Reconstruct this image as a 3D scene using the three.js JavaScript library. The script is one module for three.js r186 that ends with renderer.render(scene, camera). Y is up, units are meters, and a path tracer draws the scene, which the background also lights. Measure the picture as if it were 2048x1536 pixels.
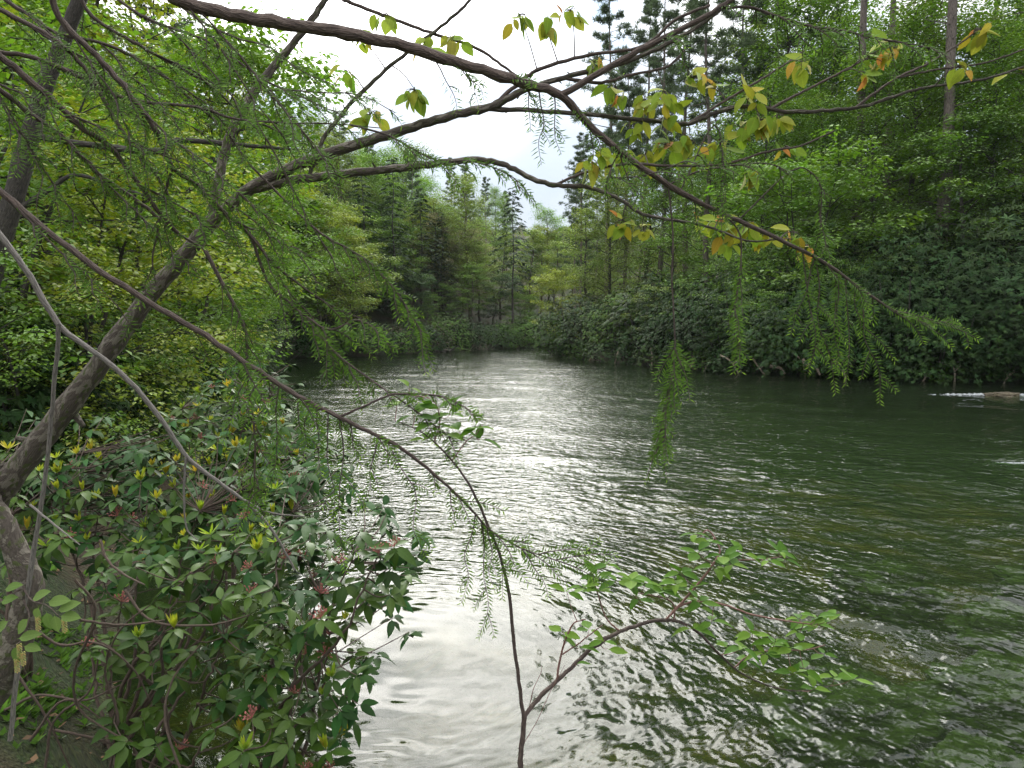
import * as THREE from 'three';
import { createNoise2D, createNoise3D } from 'simplex-noise';

// ---------------------------------------------------------------- camera
const F = 1365.3, HORIZON = 655, EYE = 2.2;
const PITCH = -Math.atan((768 - HORIZON) / F);
const scene = new THREE.Scene();
const camera = new THREE.PerspectiveCamera(2 * Math.atan(768 / F) * 180 / Math.PI, 4 / 3, 0.05, 900);
camera.position.set(0, EYE, 0);
camera.rotation.set(PITCH, 0, 0);

// ---------------------------------------------------------------- sky: bright broken overcast
const rng = (seed) => { let a = seed * 2654435761 | 0; return () => { a = (a + 0x6d2b79f5) | 0; let t = Math.imul(a ^ (a >>> 15), 1 | a); t = (t + Math.imul(t ^ (t >>> 7), 61 | t)) ^ t; return ((t ^ (t >>> 14)) >>> 0) / 4294967296; }; };
const n2 = createNoise2D(rng(11)), n3 = createNoise3D(rng(12)), n2b = createNoise2D(rng(13));
const clamp = (x, a = 0, b = 1) => Math.min(b, Math.max(a, x));
const sstep = (a, b, x) => { const t = clamp((x - a) / (b - a)); return t * t * (3 - 2 * t); };
const lerp = (a, b, t) => a + (b - a) * t;
const SUN = new THREE.Vector3(-0.146, 0.545, -0.826).normalize();
{
  const W = 1024, H = 512, d = new Float32Array(W * H * 4);
  for (let j = 0; j < H; j++) {
    const up = ((j + 0.5) / H - 0.5) * Math.PI, y = Math.sin(up), c = Math.cos(up);
    for (let i = 0; i < W; i++) {
      const a = ((i + 0.5) / W - 0.5) * 2 * Math.PI, x = Math.cos(a) * c, z = Math.sin(a) * c, o = (j * W + i) * 4;
      const k = 1 / (Math.max(y, 0) + 0.22);
      const cl = 0.5 + 0.30 * n2(x * k * 1.1 + 3, z * k * 1.1) + 0.17 * n2b(x * k * 2.7, z * k * 2.7 + 5) + 0.08 * n2(x * k * 6.3, z * k * 6.3);
      const cover = sstep(0.22, 0.62, cl + 0.16);
      const off = Math.acos(clamp(x * SUN.x + y * SUN.y + z * SUN.z, -1, 1)), glow = 1.1 * Math.exp(-((off / 0.30) ** 2)) + 0.7 * Math.exp(-((off / 0.62) ** 2)), deck = sstep(0.25, 0.40, y + 0.05 * n2(a * 2, 3) + 0.03 * n2b(a * 7, y * 9));   // the sun behind thin cloud
      const white = lerp(0.40, 1.08, sstep(0.14, 0.72, y)) * (0.84 + 0.32 * cl) + glow * (0.8 + 0.4 * cl) * lerp(0.05, 1, deck), s = sstep(0, 0.5, y);
      const blue = [lerp(0.31, 0.36, s), lerp(0.36, 0.48, s), lerp(0.42, 0.66, s)];
      for (let q = 0; q < 3; q++) d[o + q] = lerp(blue[q] + 0.03 * glow, white * [1, 1.0, 1.015][q], cover * lerp(0.35, 1, deck));
      d[o + 3] = 1;
    }
  }
  const t = new THREE.DataTexture(d, W, H, THREE.RGBAFormat, THREE.FloatType);
  t.mapping = THREE.EquirectangularReflectionMapping; t.magFilter = THREE.LinearFilter; t.minFilter = THREE.LinearFilter; t.needsUpdate = true;
  scene.background = t; scene.environment = t;
}
const sun = new THREE.DirectionalLight(new THREE.Color(1, 0.955, 0.86), 1.3);
sun.name = 'sun'; sun.position.copy(SUN).multiplyScalar(120).add(new THREE.Vector3(0, 0, -30)); sun.target.position.set(0, 0, -30);
sun.castShadow = true; sun.shadow.radius = 88; sun.shadow.mapSize.set(4096, 4096);
Object.assign(sun.shadow.camera, { left: -90, right: 90, top: 90, bottom: -90, near: 1, far: 300 });
scene.add(sun, sun.target);
const renderer = new THREE.WebGLRenderer({ antialias: true });
renderer.toneMapping = THREE.LinearToneMapping;
renderer.toneMappingExposure = 2.2;
renderer.shadowMap.enabled = true;

// ---------------------------------------------------------------- helpers
const V = (x, y, z) => new THREE.Vector3(x, y, z);
const CP = Math.cos(PITCH), SP = Math.sin(PITCH);
// a point of the place that the photograph shows at pixel (px, py), D metres ahead of the viewer
function P(px, py, D) {
  const a = (px - 1024) / F, b = (768 - py) / F, y = b * CP + SP, z = b * SP - CP, t = D / -z;
  return V(a * t, EYE + y * t, z * t);
}
const across = (px, D) => (px - 1024) / F * D;
const used = new Map();
function nameIt(o, name) { const k = used.get(name) ?? 0; used.set(name, k + 1); o.name = k ? name + '_' + String(k).padStart(3, '0') : name; return o; }
function tag(o, label, category, group, kind) { o.userData.label = label; if (category) o.userData.category = category; if (group) o.userData.group = group; if (kind) o.userData.kind = kind; return o; }
function shadowed(o) { o.traverse((m) => { if (m.isMesh) { m.castShadow = true; m.receiveShadow = true; } }); return o; }
function top(o, name) { nameIt(o, name); scene.add(o); return o; }
function part(parent, name, geo, mat, kind) { const m = new THREE.Mesh(geo, mat); m.name = name; parent.add(m); m.castShadow = m.receiveShadow = true; if (kind) m.userData.kind = kind; return m; }

class GB {
  constructor() { this.p = []; this.n = []; this.u = []; this.c = []; this.i = []; }
  v(x, y, z, nx, ny, nz, u, w, r = 1, g = 1, b = 1) { this.p.push(x, y, z); this.n.push(nx, ny, nz); this.u.push(u, w); this.c.push(r, g, b); return this.p.length / 3 - 1; }
  // a small flat leaf of two faces; dir and up are unit vectors
  leaf(x, y, z, dx, dy, dz, ux, uy, uz, L, W, r, g, b) {
    let sx = dy * uz - dz * uy, sy = dz * ux - dx * uz, sz = dx * uy - dy * ux; const s = W * 0.5 / (Math.hypot(sx, sy, sz) || 1); sx *= s; sy *= s; sz *= s;
    const m = 0.42 * L, lift = 0.12 * W;
    const a = this.v(x, y, z, ux, uy, uz, 0.5, 0, r, g, b), q = this.v(x + dx * m + sx + ux * lift, y + dy * m + sy + uy * lift, z + dz * m + sz + uz * lift, ux, uy, uz, 1, 0.42, r, g, b);
    const t = this.v(x + dx * L, y + dy * L, z + dz * L, ux, uy, uz, 0.5, 1, r, g, b), w = this.v(x + dx * m - sx + ux * lift, y + dy * m - sy + uy * lift, z + dz * m - sz + uz * lift, ux, uy, uz, 0, 0.42, r, g, b);
    this.i.push(a, q, t, a, t, w);
  }
  tube(pts, rad, sides = 6, tile = 0.35) {
    const n = pts.length, T = V(0, 0, 0), N = V(0, 0, 0), B = V(0, 0, 0); let len = 0, prev = null;
    const around = Math.max(1, Math.round(2 * Math.PI * rad[0] / tile));
    for (let k = 0; k < n; k++) {
      T.subVectors(pts[Math.min(n - 1, k + 1)], pts[Math.max(0, k - 1)]).normalize();
      if (!prev) { N.set(Math.abs(T.x) < 0.8 ? 1 : 0, 0, Math.abs(T.x) < 0.8 ? 0 : 1); } else N.copy(prev);
      N.addScaledVector(T, -N.dot(T)).normalize(); prev = N.clone(); B.crossVectors(T, N);
      if (k) len += pts[k].distanceTo(pts[k - 1]);
      for (let s = 0; s <= sides; s++) {
        const a = s / sides * 2 * Math.PI, c = Math.cos(a), d = Math.sin(a), nx = N.x * c + B.x * d, ny = N.y * c + B.y * d, nz = N.z * c + B.z * d;
        this.v(pts[k].x + nx * rad[k], pts[k].y + ny * rad[k], pts[k].z + nz * rad[k], nx, ny, nz, s / sides * around, len / tile);
      }
    }
    const s0 = this.p.length / 3 - n * (sides + 1);
    for (let k = 0; k < n - 1; k++) for (let s = 0; s < sides; s++) { const a = s0 + k * (sides + 1) + s, b = a + sides + 1; this.i.push(a, a + 1, b, a + 1, b + 1, b); }
    return this;
  }
  // copies of another builder's shape under a matrix
  add(o, m, r = 1, g = 1, b = 1) {
    const e = m.elements, at = this.p.length / 3;
    for (let k = 0; k < o.p.length; k += 3) {
      const x = o.p[k], y = o.p[k + 1], z = o.p[k + 2], nx = o.n[k], ny = o.n[k + 1], nz = o.n[k + 2];
      let ax = e[0] * nx + e[4] * ny + e[8] * nz, ay = e[1] * nx + e[5] * ny + e[9] * nz, az = e[2] * nx + e[6] * ny + e[10] * nz; const l = Math.hypot(ax, ay, az) || 1;
      this.p.push(e[0] * x + e[4] * y + e[8] * z + e[12], e[1] * x + e[5] * y + e[9] * z + e[13], e[2] * x + e[6] * y + e[10] * z + e[14]); this.n.push(ax / l, ay / l, az / l);
      this.c.push(o.c[k] * r, o.c[k + 1] * g, o.c[k + 2] * b);
    }
    for (const u of o.u) this.u.push(u);
    for (const q of o.i) this.i.push(q + at);
  }
  build() {
    const g = new THREE.BufferGeometry(), f = (a, n) => new THREE.BufferAttribute(new Float32Array(a), n);
    g.setAttribute('position', f(this.p, 3)); g.setAttribute('normal', f(this.n, 3)); g.setAttribute('uv', f(this.u, 2)); g.setAttribute('color', f(this.c, 3));
    g.setIndex(new THREE.BufferAttribute(new Uint32Array(this.i), 1)); return g;
  }
  get tris() { return this.i.length / 3; }
}
// smooth path through points; w = matching values, resampled
function path(pts, vals, n) {
  const c = new THREE.CatmullRomCurve3(pts, false, 'centripetal'), out = [], r = [];
  for (let k = 0; k <= n; k++) { const t = k / n, f = t * (vals.length - 1), i = Math.min(vals.length - 2, Math.floor(f)); out.push(c.getPoint(t)); r.push(lerp(vals[i], vals[i + 1], f - i)); }
  return [out, r];
}
const unit = (R) => { const z = R() * 2 - 1, a = R() * 6.2832, s = Math.sqrt(1 - z * z); return V(s * Math.cos(a), z, s * Math.sin(a)); };

// ---------------------------------------------------------------- textures and materials
function noiseTex(W, H, fn, srgb) {
  const d = new Uint8Array(W * H * 4);
  for (let j = 0; j < H; j++) for (let i = 0; i < W; i++) { const c = fn(i / W, j / H), o = (j * W + i) * 4; for (let q = 0; q < 3; q++) d[o + q] = clamp(Array.isArray(c) ? c[q] : c) * 255; d[o + 3] = 255; }
  const t = new THREE.DataTexture(d, W, H); t.wrapS = t.wrapT = THREE.RepeatWrapping; t.magFilter = THREE.LinearFilter; t.minFilter = THREE.LinearMipmapLinearFilter; if (srgb) t.colorSpace = THREE.SRGBColorSpace; t.needsUpdate = true; return t;
}
// noise that repeats over the unit square
const tileN = (u, v, fu, fv = fu, s = 0) => { const a = u * 6.28318, b = v * 6.28318; return n3(Math.cos(a) * fu / 6.283 + s, Math.sin(a) * fu / 6.283 + Math.cos(b) * fv / 6.283, Math.sin(b) * fv / 6.283 + s * 1.7); };
const barkBump = noiseTex(256, 256, (u, v) => 0.5 + 0.28 * tileN(u, v, 26, 7) + 0.16 * tileN(u, v, 55, 18, 3) + 0.1 * tileN(u, v, 90, 60, 5));
const barkTone = noiseTex(256, 256, (u, v) => { const a = 0.62 + 0.3 * tileN(u, v, 16, 5, 1) + 0.2 * tileN(u, v, 50, 22, 2) + 0.1 * tileN(u, v, 90, 80, 4); return [a, a * 0.985, a * 0.96]; });
const lichenTone = noiseTex(256, 256, (u, v) => {
  const a = 0.40 + 0.10 * tileN(u, v, 20, 9, 1) + 0.07 * tileN(u, v, 60, 40, 2), p = 0.8 * sstep(0.10, 0.34, tileN(u, v, 5, 5, 7) + 0.35 * tileN(u, v, 24, 24, 8) + 0.2 * tileN(u, v, 60, 60, 6));
  const m = sstep(0.35, 0.6, tileN(u, v, 6, 6, 15) + 0.25 * tileN(u, v, 50, 50, 9));
  return [lerp(lerp(a, 0.98, p), 0.34, m), lerp(lerp(a * 0.93, 1.0, p), 0.46, m), lerp(lerp(a * 0.84, 0.90, p), 0.18, m)];
});
const twigTone = noiseTex(256, 256, (u, v) => { const a = 0.55 + 0.28 * tileN(u, v, 14, 5, 1) + 0.2 * tileN(u, v, 50, 22, 2), p = 0.75 * sstep(0.22, 0.42, tileN(u, v, 6, 6, 21) + 0.4 * tileN(u, v, 26, 26, 8)); return [lerp(a, 0.98, p), lerp(a * 0.97, 1, p), lerp(a * 0.93, 0.95, p)]; });
const std = (o) => new THREE.MeshStandardMaterial(o), phy = (o) => new THREE.MeshPhysicalMaterial(o), lin = (r, g, b) => new THREE.Color().setRGB(r, g, b);
const M = {
  bark: std({ color: lin(0.19, 0.155, 0.13), map: barkTone, bumpMap: barkBump, bumpScale: 0.02, roughness: 0.95 }),
  pineBark: std({ color: lin(0.30, 0.245, 0.215), map: barkTone, bumpMap: barkBump, bumpScale: 0.04, roughness: 0.95 }),
  darkBark: std({ color: lin(0.10, 0.088, 0.075), map: barkTone, bumpMap: barkBump, bumpScale: 0.012, roughness: 0.95 }),
  mottled: std({ color: lin(0.235, 0.205, 0.18), map: lichenTone, bumpMap: barkBump, bumpScale: 0.006, roughness: 0.9 }),
  hemlockBark: std({ color: lin(0.195, 0.145, 0.125), map: twigTone, bumpMap: barkBump, bumpScale: 0.004, roughness: 0.85 }),
  greyTwig: std({ color: lin(0.30, 0.275, 0.25), map: barkTone, bumpMap: barkBump, bumpScale: 0.0015, roughness: 0.85 }),
  redTwig: std({ color: lin(0.36, 0.19, 0.155), map: barkTone, bumpMap: barkBump, bumpScale: 0.001, roughness: 0.7 }),
};
const foliage = (r, g, b, through = 0.5, rough = 0.92) => phy({ color: lin(r, g, b), vertexColors: true, transmission: through, thickness: 0, roughness: rough, side: THREE.DoubleSide, specularIntensity: 0.3 });
const glossy = (r, g, b, rough = 0.6) => phy({ color: lin(r, g, b), vertexColors: true, roughness: rough, side: THREE.DoubleSide, specularIntensity: 0.18 });
const G = {
  maple: foliage(0.165, 0.310, 0.017), maple2: foliage(0.145, 0.280, 0.016), yellow: foliage(0.280, 0.350, 0.020), soft: foliage(0.225, 0.320, 0.036), deep: foliage(0.060, 0.135, 0.018),
  tan: foliage(0.255, 0.235, 0.105), hemlock: foliage(0.045, 0.085, 0.026, 0.3), pine: foliage(0.095, 0.140, 0.062, 0.45),
  laurel: glossy(0.022, 0.050, 0.012), laurelLight: glossy(0.060, 0.125, 0.016), laurelGrey: glossy(0.036, 0.066, 0.020),
};

// ---------------------------------------------------------------- the river's outline (x, metres ahead)
const BANK_L = [[60, -26], [30, -12], [15, -5.5], [8, -1.0], [3.4, 1.5], [0.6, 2.2], [-0.8, 2.5], [-1.9, 3.2], [-2.7, 4.6], [-3.9, 7.5], [-5.6, 12.5], [-8.0, 20], [-10.6, 28], [-14, 38], [-16.3, 46.5], [-15.2, 50], [-11.6, 52], [-8.2, 59], [-4.6, 65.5], [-1.3, 71], [2.5, 75], [9, 80], [20, 86], [45, 93], [90, 97]];
const BANK_R = [[90, 82], [45, 80], [22, 75], [11, 68], [5.6, 61], [3.5, 55], [3.9, 51.5], [6.6, 42], [9.7, 36], [14.9, 30.6], [20.5, 27.6], [30, 23], [45, 15], [75, 2]];
const RIVER = [...BANK_L, ...BANK_R];
function segDist(x, d, a, b) { const ux = b[0] - a[0], uy = b[1] - a[1], t = clamp(((x - a[0]) * ux + (d - a[1]) * uy) / (ux * ux + uy * uy)); return Math.hypot(x - a[0] - t * ux, d - a[1] - t * uy); }
function inRiver(x, d) { let c = false; for (let i = 0, j = RIVER.length - 1; i < RIVER.length; j = i++) { const a = RIVER[i], b = RIVER[j]; if ((a[1] > d) !== (b[1] > d) && x < (b[0] - a[0]) * (d - a[1]) / (b[1] - a[1]) + a[0]) c = !c; } return c; }
function chainDist(chain, x, d) { let m = 1e9; for (let i = 0; i < chain.length - 1; i++) m = Math.min(m, segDist(x, d, chain[i], chain[i + 1])); return m; }
function groundAt(x, z) {
  const d = -z, l = chainDist(BANK_L, x, d), r = chainDist(BANK_R, x, d), m = Math.min(l, r), big = n2(x * 0.03, d * 0.03), fine = 0.12 * n2(x * 0.4, d * 0.4) + 0.05 * n2b(x * 1.3, d * 1.3);
  if (inRiver(x, d)) {
    const near = 1 - sstep(6, 16, Math.hypot(x - 3.5, d - 4.5));
    return -Math.min(lerp(1.5, 0.55, near), 0.06 + m * 0.42) + fine * 0.8 * clamp(m);
  }
  const bank = 0.55 * sstep(0, 0.9, m) + fine * clamp(m * 2);
  if (l < r) return bank + (d < 4 && x > -3 ? 0.02 * m : 1) * (0.34 * Math.max(0, l - 2.5) * (0.8 + 0.35 * big)) * (1 - 0.55 * sstep(20, 70, l));
  return bank + 0.10 * Math.max(0, r - 2) + 0.22 * Math.max(0, r - 26) * (0.8 + 0.3 * big);
}
scene.fog = new THREE.FogExp2(new THREE.Color(0.86, 0.92, 0.97), 0.00016);
// ---------------------------------------------------------------- ground
{
  const axis = (lo, hi, mid, fine, grow) => { const a = [mid]; for (let x = mid, s = fine; x < hi; s *= grow) a.push(x += s); for (let x = mid, s = fine; x > lo; s *= grow) a.unshift(x -= s); return a; };
  const xs = axis(-420, 420, -1.5, 0.22, 1.026), ds = axis(-60, 640, 4, 0.2, 1.022), g = new GB();
  for (const d of ds) for (const x of xs) {
    const w = Math.hypot(x, d), y = groundAt(x, -d) + (w > 130 ? 6 * sstep(130, 260, w) : 0);
    const a = 0.9 + 0.35 * n2(x * 0.9, d * 0.9) + 0.25 * n2b(x * 3.1, d * 3.1), wet = inRiver(x, d);
    const st = wet ? sstep(0.0, 0.5, n2(x * 1.1 + 9, d * 1.1)) : 0, moss = wet ? 0 : sstep(-0.25, 0.35, n2(x * 0.35 + 30, d * 0.35) + 0.5 * n2b(x * 1.7, d * 1.7));
    const gravel = wet ? (1 - sstep(4, 10, Math.hypot(x - 3.8, d - 5) + 2 * n2(x * 0.4, d * 0.4 + 7))) : 0;      // green dimming of deep water painted into bed colour, tawny gravel in the near shallows
    const c = wet ? [lerp(0.20, 0.45 + 2.2 * st, gravel), lerp(0.36, 0.36 + 1.2 * st, gravel), lerp(0.13, 0.22 + 0.35 * st, gravel)] : [1 - 0.5 * moss, 1 + 0.1 * moss, 1 - 0.5 * moss];
    g.v(x, y, -d, 0, 1, 0, x / 1.4, d / 1.4, a * c[0], a * c[1], a * c[2]);
  }
  const nx = xs.length;
  for (let j = 0; j < ds.length - 1; j++) for (let i = 0; i < nx - 1; i++) { const a = j * nx + i; g.i.push(a, a + 1, a + nx, a + 1, a + nx + 1, a + nx); }
  const geo = g.build(); geo.computeVertexNormals();
  const litter = noiseTex(512, 512, (u, v) => { const a = 0.55 + 0.2 * tileN(u, v, 40, 40, 1) + 0.2 * tileN(u, v, 95, 95, 3), b = sstep(0.2, 0.5, tileN(u, v, 22, 22, 6)); return [lerp(a, a * 0.75, b), lerp(a * 0.85, a * 0.85, b), lerp(a * 0.66, a * 0.5, b)]; }, false);
  const m = new THREE.Mesh(geo, std({ color: lin(0.105, 0.085, 0.058), vertexColors: true, map: litter, bumpMap: litter, bumpScale: 0.03, roughness: 0.95 }));
  m.receiveShadow = m.castShadow = true; top(m, 'ground'); tag(m, 'brown leaf-littered river banks and wooded slopes', null, null, 'structure');
}

// ---------------------------------------------------------------- water
// a wave field by inverse Fourier transform, repeating over its tile
function waveTile(N, size, lo, hi, power, spread, dir, seed) {
  const R = rng(seed), re = new Float64Array(N * N), im = new Float64Array(N * N), two = 6.283185 / size;
  for (let j = 0; j < N; j++) for (let i = 0; i < N; i++) {
    const kx = (i < N / 2 ? i : i - N) * two, ky = (j < N / 2 ? j : j - N) * two, k = Math.hypot(kx, ky); if (!k) continue;
    const wl = 6.283185 / k; if (wl < lo || wl > hi) { R(); R(); continue; }
    const c = Math.cos(Math.atan2(ky, kx) - dir), amp = Math.pow(k, -power) * (spread + (1 - spread) * c * c) * Math.sqrt(-2 * Math.log(R() + 1e-9)), ph = R() * 6.283185;
    re[j * N + i] = amp * Math.cos(ph); im[j * N + i] = amp * Math.sin(ph);
  }
  const fft = (r, m, off, st) => {
    for (let i = 1, j = 0; i < N; i++) { let b = N >> 1; for (; j & b; b >>= 1) j ^= b; j ^= b; if (i < j) { const a = off + i * st, c = off + j * st; let t = r[a]; r[a] = r[c]; r[c] = t; t = m[a]; m[a] = m[c]; m[c] = t; } }
    for (let len = 2; len <= N; len <<= 1) { const w = 6.283185307 / len, h = len >> 1; for (let k = 0; k < h; k++) { const cr = Math.cos(w * k), ci = Math.sin(w * k); for (let i = k; i < N; i += len) { const a = off + i * st, b = off + (i + h) * st, xr = r[b] * cr - m[b] * ci, xi = r[b] * ci + m[b] * cr; r[b] = r[a] - xr; m[b] = m[a] - xi; r[a] += xr; m[a] += xi; } } }
  };
  for (let j = 0; j < N; j++) fft(re, im, j * N, 1);
  for (let i = 0; i < N; i++) fft(re, im, i, N);
  let s = 0; for (let j = 0; j < N; j++) for (let i = 0; i < N; i++) { const g = (re[j * N + (i + 1) % N] - re[j * N + i]) / (size / N), h = (re[((j + 1) % N) * N + i] - re[j * N + i]) / (size / N); s += g * g + h * h; }
  s = Math.sqrt(s / (N * N)); for (let k = 0; k < N * N; k++) re[k] /= s;      // unit root-mean-square slope
  return re;
}
const WN = 512, swell = waveTile(WN, 29, 0.9, 4.5, 2.2, 0.7, 1.25, 21), mid = waveTile(WN, 17, 0.3, 1.3, 2.0, 0.6, 1.2, 23), chop = waveTile(WN, 8.3, 0.1, 0.45, 1.9, 0.7, 1.0, 22);
const tapped = (t, size, x, y) => { x = ((x / size) % 1 + 1) % 1 * WN; y = ((y / size) % 1 + 1) % 1 * WN; const i = Math.floor(x), j = Math.floor(y), u = x - i, v = y - j, a = (p, q) => t[(q % WN) * WN + p % WN]; return lerp(lerp(a(i, j), a(i + 1, j), u), lerp(a(i, j + 1), a(i + 1, j + 1), u), v); };
// how lively the surface is: a slack eddy under the near bank, quick water over the shallows
function calm(x, d) { return 1 - 0.95 * Math.exp(-(((x + 0.8) / 1.55) ** 2) - ((d - 4.6) / 2.2) ** 2); }
function waterAt(x, d, cell) {
  const patch = 0.4 + 0.85 * sstep(-0.35, 0.5, n2(x * 0.16 + 4, d * 0.07) + 0.6 * n2b(x * 0.45, d * 0.2) + 0.25 * n2(x * 1.1, d * 0.5)), c = calm(x, d) * patch;
  const w1 = 0.03 * (0.4 + 0.6 * calm(x, d)) * (1 - sstep(0.35, 0.9, cell)), w2 = 0.095 * c * (1 - sstep(0.06, 0.13, cell)), w3 = 0.046 * c * (1 - sstep(0.14, 0.4, cell));
  const wx = x + 0.5 * n2(x * 0.3, d * 0.3), wd = d + 0.4 * n2b(x * 0.3, d * 0.3);
  let y = tapped(swell, 29, wx * 0.8 + wd * 0.2, wd * 1.1) * w1 + (w3 > 0 ? tapped(mid, 17, wx * 0.7 + wd * 0.15, wd * 1.1) * w3 : 0) + (w2 > 0 ? tapped(chop, 8.3, wx * 0.75 + wd * 0.3, wd * 1.1) * w2 : 0);
  for (const [rx, rd, h, s] of [[4.2, 5.6, 0.05, 0.5], [5.2, 4.9, 0.06, 0.45], [3.3, 4.5, 0.03, 0.4], [6.6, 9.4, 0.06, 0.6], [8.9, 11.7, 0.09, 0.7]]) { const q = ((x - rx) / s) ** 2 + ((d - rd) / (s * 0.7)) ** 2; if (q < 9) y += h * Math.exp(-q) - 0.6 * h * Math.exp(-(((x - rx - s) / s) ** 2 + ((d - rd + 0.3 * s) / (s * 0.7)) ** 2)); }
  return y * clamp((Math.min(chainDist(BANK_L, x, d), chainDist(BANK_R, x, d))) / 0.6, 0.15, 1);
}
{
  const rows = 640, cols = 560, g = new GB(), ids = new Int32Array((rows + 1) * (cols + 1)).fill(-1);
  for (let j = 0; j <= rows; j++) {
    const r = 1.55 * Math.pow(118 / 1.55, j / rows), cell = r * Math.log(118 / 1.55) / rows;
    for (let i = 0; i <= cols; i++) {
      const s = i / cols * 2 - 1, a = s * 0.74 + 0.56 * s ** 5, x = Math.sin(a) * r, d = Math.cos(a) * r - 0.2;
      if (!inRiver(x, d) && Math.min(chainDist(BANK_L, x, d), chainDist(BANK_R, x, d)) > 0.7) continue;
      const px = (x + 0.75) / 2.0, pd = (d - 4.6) / 2.3, slack = 1 - 0.8 * Math.exp(-(px * px + pd * pd));   // longer ripples in the slack eddy
      ids[j * (cols + 1) + i] = g.v(x, waterAt(x, d, cell), -d, 0, 1, 0, (-0.75 + (x + 0.75) * slack) / 7.3, (4.6 + (d - 4.6) * slack) / 7.3);
    }
  }
  for (let j = 0; j < rows; j++) for (let i = 0; i < cols; i++) { const a = j * (cols + 1) + i, q = [ids[a], ids[a + 1], ids[a + cols + 1], ids[a + cols + 2]]; if (q.every((k) => k >= 0)) g.i.push(q[0], q[2], q[1], q[1], q[2], q[3]); }
  const geo = g.build(); geo.deleteAttribute('color'); geo.computeVertexNormals();
  const N = 1024, tile = waveTile(N, 7.3, 0.035, 0.36, 1.8, 0.5, 1.15, 31); let lo = 1e9, hi = -1e9; for (const y of tile) { lo = Math.min(lo, y); hi = Math.max(hi, y); }
  const d = new Float32Array(N * N * 4); for (let k = 0; k < N * N; k++) { d[k * 4] = d[k * 4 + 1] = d[k * 4 + 2] = (tile[k] - lo) / (hi - lo); d[k * 4 + 3] = 1; }
  const t = new THREE.DataTexture(d, N, N, THREE.RGBAFormat, THREE.FloatType); t.wrapS = t.wrapT = THREE.RepeatWrapping; t.magFilter = THREE.LinearFilter; t.needsUpdate = true;
  const m = new THREE.Mesh(geo, phy({ color: lin(0.38, 0.56, 0.28), ior: 1.33, roughness: 0.03, transmission: 0.982, thickness: 0, bumpMap: t, bumpScale: (hi - lo) * 0.135 }));
  m.receiveShadow = true; top(m, 'river_water'); tag(m, 'rippled dark green river water mirroring the white sky', null, null, 'structure');
}

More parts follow.
